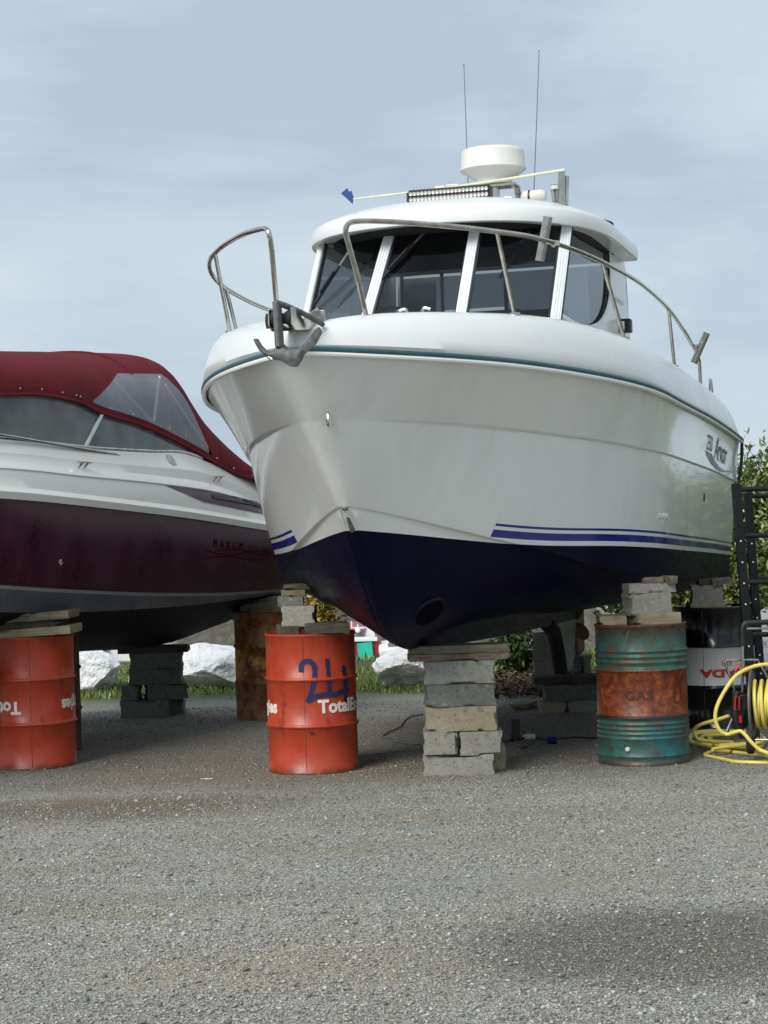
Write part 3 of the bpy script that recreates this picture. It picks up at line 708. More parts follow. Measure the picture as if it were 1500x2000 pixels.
# left drum boards
Yl_ = 12.86
timber('varnished rounded board directly on the leftmost orange drum', -60, 143, 1229, 1245, Yl_, .40, R(-3), 'wood_l', tilt=R(-2.4))
timber('middle flat board above the leftmost orange drum', -60, 123, 1216, 1229, Yl_ + .05, .36, R(-2), 'wood_d', tilt=R(-2.4))
timber('upper rounded grey board above the leftmost orange drum', -60, 138, 1200, 1215, Yl_ + .02, .38, R(-2), 'wood', tilt=R(-2.4))
timber('cracked square timber end under the maroon hull on the leftmost boards', 28, 70, 1184, 1204, Yl_ + .0, .3, R(-8), 'wood')
# rusty drum top
Yr_ = 15.75
timber('broken board on the rusty yellow-brown drum', 452, 600, 1191, 1206, Yr_, .34, R(-3), 'wood', tilt=R(-3))
timber('thick chipped timber above the broken board on the rusty drum', 468, 560, 1176, 1191, Yr_ + .05, .30, 0, 'wood', tilt=R(-3))
timber('thin wedge under the maroon stern on the rusty drum', 482, 550, 1166, 1177, Yr_ + .1, .26, 0, 'wood', tilt=R(-3))
# pier under the maroon keel
Ym = 16.25
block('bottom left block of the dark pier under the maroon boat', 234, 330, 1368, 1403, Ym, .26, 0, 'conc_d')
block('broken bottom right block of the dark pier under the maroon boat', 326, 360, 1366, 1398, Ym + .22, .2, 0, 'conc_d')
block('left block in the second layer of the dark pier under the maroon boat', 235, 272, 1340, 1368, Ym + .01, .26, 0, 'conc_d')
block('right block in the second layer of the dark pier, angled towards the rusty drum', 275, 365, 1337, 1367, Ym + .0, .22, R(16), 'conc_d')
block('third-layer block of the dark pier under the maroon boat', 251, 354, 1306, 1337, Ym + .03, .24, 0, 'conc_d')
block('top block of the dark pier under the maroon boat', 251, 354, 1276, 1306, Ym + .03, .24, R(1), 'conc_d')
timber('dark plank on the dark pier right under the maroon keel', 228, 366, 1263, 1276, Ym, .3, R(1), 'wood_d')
# rear pier under the skeg
Yk = 15.6
block('left tan-stained bottom block of the low pier under the skeg', 1055, 1104, 1372, 1404, Yk, .26, 0, 'conc_y')
block('right bottom block of the low pier under the skeg', 1109, 1166, 1370, 1406, Yk, .26, 0, 'conc')
block('wide second-layer block of the low pier under the skeg', 1063, 1168, 1337, 1371, Yk + .03, .24, 0, 'conc_d')
timber('long dark plank on the low pier under the skeg', 1043, 1176, 1322, 1336, Yk + .02, .3, 0, 'wood_d')
# tall spare pile behind
Yp = 17.3
sp_l = ['bottom', 'second', 'third', 'fourth', 'fifth', 'top']
ys_ = [(1319, 1345), (1292, 1319), (1265, 1292), (1250, 1265), (1234, 1250)]
names = ['spare grey block at the very bottom of the pile behind the skeg', 'grey block second from the bottom in the pile behind the skeg', 'smooth middle block in the pile behind the skeg', 'half-thickness slab in the pile behind the skeg, below the top one', 'topmost slab of the pile behind the skeg']
for (a_, b_), l_ in zip(ys_, names): block(l_, 1040, 1112, a_, b_, Yp, .3, R(-8), 'conc')
block('loose block lying behind the skeg to the right of the spare pile', 1118, 1158, 1278, 1320, Yp + .1, .25, R(20), 'conc_d')
# plank and cable on the ground
g = G(1030, 1384); timber('pale loose board lying on the gravel behind the tall pier', 996, 1056, 1376, 1384, 15.9, .35, R(-18), 'wood_l', 'loose boards', cat='board')

# ------------------------------------------------------------------ the white boat
TH = .29467854; OX, OY = -.42501093, 10.09967869
boat = thing('motor_boat', 'white motor boat with a wheelhouse, navy bottom and blue stripes, propped on drums and blocks', 'boat', (OX, OY, 0), -TH)
def toL(p):   # world to boat frame (b port, s aft, z)
    d = Vector(p) - Vector((OX, OY, 0)); return Vector((d.x * math.cos(TH) - d.y * math.sin(TH), d.x * math.sin(TH) + d.y * math.cos(TH), d.z))
def raydirL(x, y):
    r = ray(x, y); return Vector((r.x * math.cos(TH) - r.y * math.sin(TH), r.x * math.sin(TH) + r.y * math.cos(TH), r.z)).normalized()
CL = toL((0, 0, EYE))
def onB(x, y, b):   # pixel -> boat-frame point on plane b = const
    r = raydirL(x, y); return CL + r * ((b - CL.x) / r.x)
def onS(x, y, s):
    r = raydirL(x, y); return CL + r * ((s - CL.y) / r.y)
def onPl(x, y, p0, n):
    r = raydirL(x, y); n = Vector(n); return CL + r * ((Vector(p0) - CL).dot(n) / r.dot(n))
def bpl(s, B, L1, n, m_):
    t = min(max(s / L1, 0), 1); return B * (1 - (1 - t) ** n) ** m_
def smooth_plan(s0, B, L1, n, m_, sg):
    X = np.linspace(0, 9, 1801); t = np.clip((X - s0) / L1, 0, 1); raw = B * (1 - (1 - t) ** n) ** m_; raw[X <= s0] = 0; o_ = raw.copy()
    for i, x in enumerate(X):
        w_ = sg * min(max((x - s0) / 1.6, 0), 1)
        if x <= s0 or w_ < .01: continue
        k = np.exp(-((X - x) / w_) ** 2 / 2); o_[i] = (k * raw).sum() / k.sum()
    return lambda s: float(np.interp(s, X, o_))
rubB = smooth_plan(0, 1.455, 2.68, 1.6, .80, .36)
stepB = smooth_plan(.333, 1.42, 2.8, 1.5, .90, .5)
chB = smooth_plan(.70, 1.32, 2.6, 1.3, .93, .5)
def psm(xs, ys, sg=.22):
    f = pchip(xs, ys); X = np.linspace(xs[0], xs[-1], 400); Y = np.array([f(x) for x in X]); o_ = []
    Xe = np.concatenate([2 * X[0] - X[::-1][:-1], X, 2 * X[-1] - X[::-1][1:]]); Ye = np.concatenate([2 * Y[0] - Y[::-1][:-1], Y, 2 * Y[-1] - Y[::-1][1:]])
    for x in X:
        k = np.exp(-((Xe - x) / sg) ** 2 / 2); o_.append((k * Ye).sum() / k.sum())
    return lambda s: float(np.interp(s, X, o_))
rubZ = psm([0, .22, .55, .97, 1.456, 1.92, 2.6, 3.53, 5.07, 6.32, 6.94, 7.3], [2.475, 2.466, 2.456, 2.443, 2.417, 2.389, 2.352, 2.316, 2.274, 2.219, 2.181, 2.158], .15)
stepZ = psm([.333, .777, 1.157, 1.449, 1.787, 2.236, 2.859, 4.053, 5.622, 7.022, 7.3], [2.125, 2.122, 2.106, 2.089, 2.060, 2.033, 1.989, 1.943, 1.894, 1.826, 1.81])
chZ = psm([.70, .85, 1.137, 1.456, 1.706, 1.953, 2.232, 2.592, 3.096, 3.716, 5.4, 7.094, 7.3], [1.672, 1.644, 1.575, 1.498, 1.442, 1.390, 1.325, 1.247, 1.174, 1.118, 1.045, .984, .976], .14)
crZ = pchip([0, .1, .31, .59, .91, 1.29, 1.67, 2.26, 2.83, 3.93, 5.47, 6.5, 6.85, 7.02, 7.12], [2.62, 2.655, 2.69, 2.713, 2.724, 2.733, 2.728, 2.695, 2.668, 2.645, 2.588, 2.535, 2.48, 2.36, 2.21])
ptZ = psm([.7, .85, 1.89, 2.6, 3.2, 4.17, 5.47, 6.86, 7.3], [1.545, 1.53, 1.405, 1.38, 1.351, 1.31, 1.264, 1.21, 1.19])
def round_nose(r, w0):      # gives one waterline of the stem a rounded nose of half-width w0, stem kept in place
    i = next(k for k, p in enumerate(r) if p.x > w0); a, b_ = r[i - 1], r[i]; t = (w0 - a.x) / (b_.x - a.x + 1e-9)
    yw = lerp(a.y, b_.y, t); sl = (r[i + 1].y - r[max(i - 2, 0)].y) / (r[i + 1].x - r[max(i - 2, 0)].x + 1e-9); y0 = r[0].y; dl = yw - sl * w0 / 2 - y0
    for p in r:
        x = p.x
        if x < w0: p.y = yw - sl * (w0 * w0 - x * x) / (2 * w0)
        p.y -= dl * math.exp(-(x / .30) ** 2)
SE = 7.1
NU = 90
us = [(i / NU) ** 1.7 for i in range(NU + 1)]
def rowpt(fb, fz, s0, u, inset=0, dz=0, flat=1):
    s = s0 + (SE - s0) * u; return Vector((max(fb(s) - inset, 0), s, fz(s) + dz))
stemS = pchip([1.60, 1.665, 1.94, 2.12, 2.30, 2.475], [.78, .70, .47, .333, .16, 0])
def top_rows(side):
    rows = []
    R0 = [rowpt(rubB, rubZ, 0, u) for u in us]; S0 = [rowpt(stepB, stepZ, .333, u) for u in us]; C0 = [rowpt(chB, chZ, .70, u) for u in us]
    def ins(p): return Vector((max(p.x - .024 * sst(p.y, .60, 1.3), 0), p.y, p.z - .008 * sst(p.y, .6, 1.3)))
    S1 = [ins(p) for p in S0]
    TU = (0, .15, .35, .55, .75, .90, .975, 1); TL = (0, .02, .09, .22, .38, .54, .70, .85, .975, 1)
    for t in TU: rows.append([a.lerp(b, t) + Vector((-.010 * 4 * t * (1 - t) * sst(a.y, .2, 1.2), 0, 0)) for a, b in zip(R0, S0)])
    for t in TL: rows.append([a.lerp(b, t) + Vector((.012 * 4 * t * (1 - t) * sst(a.y, .8, 2.2), 0, 0)) for a, b in zip(S1, C0)])
    zt = [.22 * (1 - t * .25) for t in TU] + [lerp(.165, .045, t) for t in TL]
    for j, r in enumerate(rows):
        for p in r: p.x = max(p.x, 0)
        r[0].x = 0.; round_nose(r, zt[j])
        for p in r: p.x *= side
    return rows
mb = MB()
for side in (1, -1):
    mb.grid(top_rows(side), flip=(side < 0))
mb.uv = [(v[1], v[2] - ptZ(v[1])) for v in mb.v]
top = mb.build('topsides', M['hull'], boat, angle=50, merge=1e-4)
topb = MB(); topb.grid(top_rows(1)); BV = BVHTree.FromPolygons([Vector(v) for v in topb.v], topb.f)
# bottom
KP = [(.70, 1.672), (.85, 1.53), (.968, 1.39), (1.088, 1.236), (1.213, 1.107), (1.341, .985), (1.50, .895), (1.68, .835), (1.90, .797), (2.2, .780), (2.7, .763), (4.2, .725), (5.9, .70), (7.1, .69)]
kv = catmull([Vector((0, a, b)) for a, b in KP], 10)
kl = [0]
for i in range(1, len(kv)): kl.append(kl[-1] + (kv[i] - kv[i - 1]).length)
def keelpt(t):
    q = t * kl[-1]; return Vector((0, float(np.interp(q, kl, [v.y for v in kv])), float(np.interp(q, kl, [v.z for v in kv]))))
def bot_rows(side):
    Cc = [rowpt(chB, chZ, .70, u) for u in us]; Ci = [Vector((max(p.x - .024 * sst(p.y, .8, 1.4), 0), p.y, p.z - .008)) for p in Cc]
    K = []
    for u, c in zip(us, Cc):
        t = u ** .93; k = keelpt(t); K.append(k)
    Cc[0].x = 0.; Ci[0].x = 0.; round_nose(Cc, .045); rows = [Cc, [a.lerp(b, .5) for a, b in zip(Cc, Ci)], Ci, [p + Vector((-.002, 0, -.001)) for p in Ci]]
    NB = 14
    for k in range(1, NB + 1):
        t = k / NB; row = []
        for c, q in zip(Ci, K):
            aft = sst(q.y, 1.3, 2.6)
            kt = .030 + .015 * aft
            hz = q.z + .17 * sst(q.y, 1.4, 3.0)       # hull meets the keel skeg here
            if t < .86:
                w_ = t / .86; p = Vector((c.x * (1 - w_) + (kt + .02) * w_ if c.x > kt + .02 else c.x * (1 - w_) + min(c.x, kt) * w_, lerp(c.y, q.y, w_), lerp(c.z, hz, w_)))
                conv = 4 * w_ * (1 - w_); p.z -= .07 * conv * sst(q.y, 1.0, 2.4) * (1 - .6 * sst(q.y, 4, 7)); p.x += .06 * conv * sst(c.x, .1, .9)
                for st_ in (.32, .62):
                    p.z -= .020 * math.exp(-((w_ - st_) / .045) ** 2) * sst(p.y, 1.6, 2.4)
            else:
                w_ = (t - .86) / .14; kx = min(kt, max(c.x, 0.0) + .012); p = Vector((lerp(kx + .01, kx, w_), q.y, lerp(hz - .01, q.z, w_)))
            row.append(p)
        rows.append(row)
    rows.append([Vector((0, q.y - .004, q.z - .012)) for q in K])
    for r in rows:
        for p in r: p.x *= side
    return rows
mb = MB()
for side in (1, -1): mb.grid([[Vector(p) for p in r] for r in bot_rows(side)], flip=(side > 0))
mb.uv = [(0., v[2] - ptZ(v[1])) for v in mb.v]
bot = mb.build('bottom', M['hull'], boat, angle=40, merge=1e-4)
bb = MB(); bb.grid(bot_rows(1)); BVB = BVHTree.FromPolygons([Vector(v) for v in bb.v], bb.f)
# transom
mb = MB(); tr_ = top_rows(1); edge = [r[-1] for r in tr_] + [r[-1] for r in bot_rows(1)]
edge = [Vector((p.x, p.y - .001, p.z)) for p in edge] ; eL = [Vector((-p.x, p.y, p.z)) for p in edge]
mb.grid([edge, eL]); mb.uv = [(v[1], v[2] - ptZ(v[1])) for v in mb.v]; mb.build('transom', M['hull'], boat)
def hitL(x, y, bv=None):
    h = (bv or BV).ray_cast(CL, raydirL(x, y)); return h[0], h[1]
def surf(s, z, off=.002, bv=None):
    h = (bv or BV).ray_cast(Vector((3, s, z)), Vector((-1, 0, 0)))
    if h[0] is None: return Vector((rubB(s) + off, s, z))
    n = h[1]; n = n if n.x > 0 else -n; return h[0] + n * off
# deck moulding
def deck_rows(side):
    rows = []
    spec = [(0.0, 0.0), (-.012, .10), (.0, .30), (.020, .52), (.055, .76), (.10, .92), (.16, 1.0), (.24, 1.02), (.34, .98), (.48, .93)]
    for ins_, k in spec:
        row = []
        for u in us:
            s = -.03 + (SE + .03) * u; b = rubB(max(s + .03, 0)); f_ = min(1, b / .42)
            bx = max(b - ins_ * f_, 0) if s > 0 else max(b - ins_ * f_, 0)
            sy = s + ins_ * .9 * (1 - sst(s, 0, 1.6)) * 1.0
            row.append(Vector((bx * side, sy, lerp(rubZ(max(s, 0)) + .012, crZ(s), k))))
        rows.append(row)
    rows.append([Vector((0, p.y + .05, p.z + .02)) for p in rows[-1]])
    return rows
mb = MB()
for side in (1, -1): mb.grid(deck_rows(side), flip=(side > 0))
deck = mb.build('deck_moulding', M['gel2'], boat, angle=45, merge=1e-4)
mb = MB(); dr = deck_rows(1); e1 = [r[-1] for r in dr]; mb.grid([e1, [Vector((-p.x, p.y, p.z)) for p in e1]]); mb.build('transom_coaming', M['gel2'], boat)
# rub rail
pts = [Vector((rubB(s) + .021 * sst(rubB(s), 0, .12), s - .022 * (1 - sst(rubB(s), .0, .5)), rubZ(s) + .006)) for s in [SE * (i / 70) ** 1.6 for i in range(71)]]
full = [Vector((-p.x, p.y, p.z)) for p in pts[::-1]] + pts[1:]
full0 = full
mb = MB(); mb.tube(full, .0135, 10); mb.build('rub_rail', M['teal'], boat)
for side in (1, -1):
    q0 = full[-1]; mb = MB(); mb.tube([Vector((side * abs(q0.x), SE, q0.z)), Vector((1.468 * side, SE + .015, 2.10)), Vector((1.462 * side, SE + .02, 2.0)), Vector((1.435 * side, SE + .01, 1.83))], .014, 8, smooth=4); mb.build('corner_trim', M['black'], boat)
mb = MB(); mb.tube([Vector((p.x - .004 * np.sign(p.x), p.y, p.z - .024)) for p in full], .014, 8); mb.build('rub_rail_lip', M['gel'], boat)
# superstructure ------------------------------------------------------------
def zline(bt, st, bb_, sb, z):    # point on a pillar line through (bb,sb,2.9) and (bt,st,3.46)
    t = (z - 2.9) / .56; return Vector((lerp(bb_, bt, t), lerp(sb, st, t), z))
PIL = [(-.84, 3.0, -.84, 2.60), (-.29, 2.76, -.31, 2.28), (.29, 2.76, .31, 2.28), (.84, 3.0, .84, 2.60)]
ZB, ZT = 2.62, 3.50
for k in range(3):
    a0, a1 = zline(*PIL[k], ZB), zline(*PIL[k], ZT); b0, b1 = zline(*PIL[k + 1], ZB), zline(*PIL[k + 1], ZT)
    mb = MB(); nx = (b0 - a0).cross(a1 - a0).normalized(); nx = nx if nx.y < 0 else -nx
    mb.add([a0, b0, b1, a1, a0 - nx * .006, b0 - nx * .006, b1 - nx * .006, a1 - nx * .006], [(0, 1, 2, 3), (0, 4, 5, 1), (1, 5, 6, 2), (2, 6, 7, 3), (3, 7, 4, 0)])
    mb.build('windscreen_pane', M['glass'], boat, smooth=False)
for k, p in enumerate(PIL):
    mb = MB(); a0, a1 = zline(*p, ZB), zline(*p, ZT)
    out_ = Vector((p[2] * .6, -1, .3)).normalized()
    if k in (1, 2): out_ = Vector((0, -1, .5)).normalized()
    wdt = .068 if k in (1, 2, 3) else .05
    mb.beam(a0 + out_ * .010, a1 + out_ * .010, wdt, .030, out_)
    for q in (-.018, 0, .018):
        sd_ = (a1 - a0).normalized().cross(out_).normalized() * q
        mb.beam(a0 + out_ * .027 + sd_, a1 + out_ * .027 + sd_, .006, .006, out_)
    mb.build('windscreen_pillar', M['alu'], boat, bevel=.004)
    mb = MB(); 
    for q in (-1, 1):
        sd_ = (a1 - a0).normalized().cross(out_).normalized() * q * (wdt / 2 + .006)
        mb.beam(a0 + out_ * .004 + sd_, a1 + out_ * .004 + sd_, .012, .012, out_)
    mb.build('window_seal', M['rubber'], boat)
# cabin sides
def sideX(s, z): return .845 + .06 * (s - 2.6) / 2.2 + .05 * (2.9 - z) * .6
winp = [(3.03, 3.47), (2.62, 2.86), (3.11, 2.835), (3.45, 2.845), (3.66, 2.87), (3.85, 2.91), (4.02, 2.975), (4.16, 3.06), (4.25, 3.16), (4.31, 3.28), (4.34, 3.40), (4.34, 3.47)]
outp = [(3.00, 3.52), (2.40, 2.58), (3.10, 2.56), (3.45, 2.56), (3.9, 2.56), (4.4, 2.56), (4.98, 2.56), (4.97, 2.80), (4.95, 3.0), (4.93, 3.2), (4.92, 3.40), (4.92, 3.52)]
for side in (1, -1):
    mb = MB()
    mk = lambda q, off=0.: [Vector(((sideX(s, z) + off) * side, s, z)) for s, z in q]
    mid = [(lerp(a[0], b[0], .35), lerp(a[1], b[1], .35)) for a, b in zip(winp, outp)]
    mb.grid([mk(winp, -.03), mk(winp, .0), mk(mid, .012), mk(outp, 0)], flip=(side < 0))
    # return round the aft corner
    mb.grid([[Vector(((sideX(4.92, z)) * side, 4.96, z)) for z in (2.56, 2.8, 3.2, 3.52)], [Vector(((sideX(4.92, z) - .05) * side, 5.0, z)) for z in (2.56, 2.8, 3.2, 3.52)], [Vector(((sideX(4.92, z) - .30) * side, 5.0, z)) for z in (2.56, 2.8, 3.2, 3.52)]])
    mb.build('cabin_side', M['gel2'], boat, angle=50)
    mb = MB(); mb.add(mk(winp, -.012), [tuple(range(len(winp)))]); mb.build('side_window', M['glass'], boat, smooth=False)
    mb = MB(); mb.tube(mk(winp[1:], .008), .016, 8, smooth=4, flat=.6); mb.build('window_frame', M['alu'], boat)
    mb = MB(); mb.tube(mk([(lerp(s, 3.5, .025), lerp(z, 3.2, .03)) for s, z in winp[1:]], .002), .008, 6, smooth=4); mb.build('window_seal', M['rubber'], boat)
    for s, z in ((2.9, 2.80), (3.3, 2.79), (3.7, 2.83), (4.0, 2.92), (4.2, 3.05), (4.33, 3.2)):
        pass
# roof
def roof_ring(k, z, ins=0.):
    pts_ = []
    for i in range(96):
        a = 2 * math.pi * i / 96; c_, s_ = math.cos(a), math.sin(a)
        if s_ < 0: n_ = 2.5; L_ = 1.28
        else: n_ = 34.0; L_ = 1.03
        B_ = 1.035
        rr2 = (abs(c_) ** n_ + abs(s_) ** n_) ** (-1 / n_)
        x = c_ * rr2 * (B_ - ins); y = s_ * rr2 * (L_ - ins)
        pts_.append(Vector((x * k, 3.75 + y * k, z)))
    return pts_
rings = []
for ins, z in ((.16, 3.475), (.05, 3.465), (.010, 3.460), (0, 3.464), (-.004, 3.49), (.004, 3.552), (.012, 3.562), (.05, 3.583)): rings.append(roof_ring(1, z, ins))
for k in (.86, .78, .68, .56, .42, .28, .14, .02): rings.append(roof_ring(k, 3.575 + .185 * (1 - k ** 2.2), .0 if k < .9 else .06))
def droop(p):  # the roof falls away slightly aft
    return Vector((p.x, p.y, p.z - .02 * sst(p.y, 3.6, 4.8) + .012 * (1 - min(1, abs(p.x)) ** 2)))
rings = [[droop(p) for p in r] for r in rings]
mb = MB(); mb.grid(rings, True); mb.build('roof', M['gel2'], boat, angle=38)
mb = MB(); hr = [[droop(p) for p in roof_ring(1, 3.474, .14)]] + [[Vector((p.x, p.y, 3.45 + .02 * (1 - k))) for p in roof_ring(k, 3.45, .2)] for k in (1, .7, .4, .02)]
mb.grid(hr, True); mb.build('headliner', M['headliner'], boat)
for i, (x, y) in enumerate([(652, 470), (730, 451), (932, 428), (1035, 426), (1116, 434), (1180, 462)]):
    pass
# cabin interior
mb = MB(); mb.box((0, 3.7, 2.58), (1.66, 2.3, .04)); mb.build('cabin_floor', M['headliner'], boat)
mb = MB(); mb.box((0, 2.78, 2.68), (1.4, .55, .20)); mb.box((.35, 2.95, 2.86), (.40, .12, .16)); mb.build('dashboard', M['seat'], boat, bevel=.03)
for sx, sy in ((-.42, 3.75), (.42, 3.75)):
    mb = MB(); mb.box((sx, sy, 2.76), (.44, .42, .16)); mb.box((sx, sy + .20, 2.93), (.44, .10, .22)); mb.build('seat', M['seat'], boat, bevel=.035)
mb = MB(); mb.tube([(-.42 + .17 * math.cos(a * math.pi / 8), 3.1 + .04 * math.sin(a * math.pi / 8), 2.86 + .17 * math.sin(a * math.pi / 8)) for a in range(16)], .012, 6, closed=True); mb.build('steering_wheel', M['black'], boat)
# aft bulkhead of tinted glass with an open hatch
def bh(x0, x1, z0, z1, mt, nm):
    m_ = MB(); m_.box(((x0 + x1) / 2, 4.88, (z0 + z1) / 2), (x1 - x0, .01, z1 - z0)); m_.build(nm, mt, boat, smooth=False)
bh(-.84, -.52, 2.62, 3.44, M['glass_aft'], 'aft_window'); bh(-.02, .36, 2.62, 3.44, M['glass_aft'], 'aft_window'); bh(.38, .84, 2.62, 3.44, M['glass_aft'], 'aft_window')
bh(-.52, -.02, 3.18, 3.44, M['glass_aft'], 'aft_window'); bh(-.52, -.30, 2.62, 2.95, M['glass_aft'], 'aft_window')
mb = MB()
for x in (-.84, -.52, -.02, .37, .84): mb.box((x, 4.90, 3.05), (.025, .02, .86))
mb.box((0, 4.90, 3.48), (1.7, .022, .03)); mb.box((0, 4.90, 2.62), (1.7, .022, .03)); mb.build('aft_frame', M['black'], boat)
# wipers
for (x0, y0, x1, y1), k in zip(((690, 492, 618, 596), (838, 452, 745, 549), (1030, 455, 976, 545)), (0, 1, 2)):
    a0, a1 = zline(*PIL[k], ZB), zline(*PIL[k], ZT); b0 = zline(*PIL[k + 1], ZB); nx = (b0 - a0).cross(a1 - a0).normalized(); nx = nx if nx.y < 0 else -nx
    A = onPl(x0, y0, a0, nx) + nx * .03; B = onPl(x1, y1, a0, nx) + nx * .014; mid = A.lerp(B, .45)
    mb = MB(); mb.beam(A, mid, .014, .008, nx); mb.tube([A, A + nx * -.03], .014, 8); arm = mb.build('wiper_arm', M['steel_d'], boat)
    mb = MB(); mb.beam(A.lerp(B, .30), B, .022, .014, nx); mb.beam(A.lerp(B, .42) + nx * .014, A.lerp(B, .82) + nx * .014, .014, .012, nx); mb.build('wiper_blade', M['black'], boat)
# rails
def crestpt(s, side=1, dz=0., off=0.): 
    b = rubB(max(s, 0)); f_ = min(1, b / .42); return Vector(((b - .15 * f_ + off) * side, s, crZ(s) + dz))
def railx(s): return max(rubB(s) - lerp(.03, .15, sst(s, 1.2, 2.6)), .2)
def rail_side(side):
    pts_ = [Vector((.25 * side, .42, crZ(.42) - .02)), Vector((.235 * side, .34, 2.88)), Vector((.217 * side, .262, 3.04)), Vector((.213 * side, .228, 3.105)), Vector((.225 * side, .230, 3.145)), Vector((.27 * side, .275, 3.166))]
    top_ = [(.42, 3.170), (.72, 3.171), (1.0, 3.168), (1.27, 3.163), (1.56, 3.144), (1.9, 3.122), (2.3, 3.100), (2.9, 3.078), (3.5, 3.060), (4.29, 3.020), (4.9, 2.948), (5.43, 2.862), (5.76, 2.78)]
    for s, z in top_:
        pts_.append(Vector((railx(s) * side, s, z)))
    c_ = crestpt(5.84, side); pts_ += [Vector((c_.x, 5.83, 2.72)), Vector((c_.x, 5.86, crZ(5.86) - .02))]
    m_ = MB(); m_.tube(pts_, .0145, 10, smooth=5); m_.build('guard_rail', M['steel'], boat)
    def top_at(s):
        return Vector((railx(s) * side, s, float(np.interp(s, [t[0] for t in top_], [t[1] for t in top_]))))
    for st_, sb_ in ((1.02, 1.29), (2.15, 2.58), (4.28, 4.48)):
        m_ = MB(); a = crestpt(sb_, side, -.015); b = top_at(st_); m_.tube([a, b], .0125, 10); m_.cyl(a - Vector((0, 0, .0)), a + Vector((0, 0, .022)), .03, 14); m_.build('stanchion', M['steel'], boat)
for side in (1, -1): rail_side(side)
# lower rail at starboard bow: a shallow inner bar
def holder(c, ax, ln, r=.023, nm='rod_holder', extra=None):
    ax = Vector(ax).normalized(); c = Vector(c); m_ = MB()
    a, b = c - ax * ln / 2, c + ax * ln / 2
    m_.tube([a, b], r, 20, cap=False); m_.tube([a + ax * .004, b - ax * .002], r * .86, 20, cap=True); m_.tube([b, b + ax * .004], r * 1.1, 20, cap=False); m_.tube([a, a - ax * .004], r * 1.06, 20, cap=False)
    if extra is not None: m_.tube([c, extra], .010, 8); m_.lathe([(.02, -.018), (.026, -.012), (.026, .012), (.02, .018)], 16, extra)
    m_.build(nm, M['steel'], boat)
pR = Vector((railx(1.50), 1.50, 3.145)); q = pR + Vector((.05, -.04, 0))
A = onS(1070, 425, q.y); B = onS(1054, 509, q.y); holder((A + B) / 2, A - B, (A - B).length, .0265, extra=pR)
pR = Vector((crestpt(5.55).x + .02, 5.50, 2.845)); q = pR + Vector((.06, -.05, 0))
A = onS(1380, 651, q.y); B = onS(1355, 708, q.y); holder((A + B) / 2, A - B, (A - B).length, .027, extra=pR)
# bow roller and chain locker fitting
mb = MB()
for x in (-.060, .062):
    poly = [(-.25, 2.585), (-.20, 2.56), (.10, 2.59), (.22, 2.60), (.22, 2.69), (.16, 2.71), (-.08, 2.63), (-.20, 2.68), (-.25, 2.67)]
    mb.extr(poly, lambda u, v, t: Vector((t, u, v)), x - .004, x + .004)
mb.box((0, .02, 2.598), (.12, .46, .008)); mb.box((.085, .16, 2.635), (.040, .012, .12))
mb.build('bow_roller', M['steel'], boat, bevel=.002)
mb = MB(); mb.lathe([(.0, -.052), (.046, -.052), (.048, -.04), (.026, -.008), (.026, .008), (.048, .04), (.046, .052), (0, .052)], 24, (0, -.20, 2.625), M=Matrix.Rotation(R(90), 3, 'Y')); mb.build('roller_wheel', M['rubber'], boat)
mb = MB(); mb.tube([(-.085, -.16, 2.585), (-.09, -.16, 2.62), (-.085, -.16, 2.655)], .022, 10, smooth=3); mb.build('roller_fender', M['rubber'], boat)
# cleats on foredeck
for side in (1, -1):
    mb = MB(); c = Vector((.40 * side, .85, 2.692)); mb.tube([c + Vector((-.09, 0, .05)), c + Vector((-.05, 0, .055)), c + Vector((-.04, 0, .0))], .009, 8, smooth=4); mb.tube([c + Vector((.09, 0, .05)), c + Vector((.05, 0, .055)), c + Vector((.04, 0, .0))], .009, 8, smooth=4); mb.box(c, (.16, .05, .012)); mb.build('cleat', M['steel'], boat)
# stern cleat/rail hints
mb = MB(); c = crestpt(6.45, 1, -.03); mb.tube([c, c + Vector((.0, .02, .14)), c + Vector((.0, .10, .02)), c + Vector((0, .34, -.06))], .014, 8, smooth=5); mb.build('stern_handrail', M['steel'], boat)
mb = MB(); c = onB(1405, 800, crestpt(6.5).x + .05); mb.box(c, (.02, .03, .035)); mb.build('deck_vent', M['black'], boat)
# bow eye, drain, skin fittings, protective shoe
def fit(x, y, bv=None):
    p, n = hitL(x, y, bv); 
    if p is None: return None, None
    if n.dot(CL - p) < 0: n = -n
    return p, n
p, n = fit(640, 813)
mb = MB(); z_ = Vector((0, 0, 1)); t_ = n.cross(z_).normalized()
mb.tube([p + z_ * .035, p + z_ * .03 + n * .03, p - z_ * .0 + n * .045, p - z_ * .03 + n * .03, p - z_ * .035], .0075, 8, smooth=5); mb.box(p + n * .002, (.006, .035, .09), Matrix((n, t_, z_)).transposed()); mb.build('bow_eye', M['steel'], boat)
p, n = fit(626, 890)
if p is not None:
    mb = MB(); Mr = n.to_track_quat('Z', 'Y').to_matrix(); mb.lathe([(0, .001), (.009, .001), (.010, .004), (.018, .004), (.020, 0)], 20, p, M=Mr); mb.build('drain_fitting', M['steel'], boat)
    mb = MB(); mb.lathe([(0, .005), (.0085, .005)], 12, p, M=Mr); mb.build('drain_hole', M['rubber'], boat)
for x, y in ((1288, 1008), (1295, 1008), (1301, 1009)):
    p, n = fit(x, y)
    if p is not None:
        mb = MB(); Mr = n.to_track_quat('Z', 'Y').to_matrix(); mb.lathe([(0, .012), (.014, .012), (.022, .004), (.024, 0)], 16, p, M=Mr); mb.build('skin_fitting', M['white_paint'], boat)
p, n = fit(1375, 972)
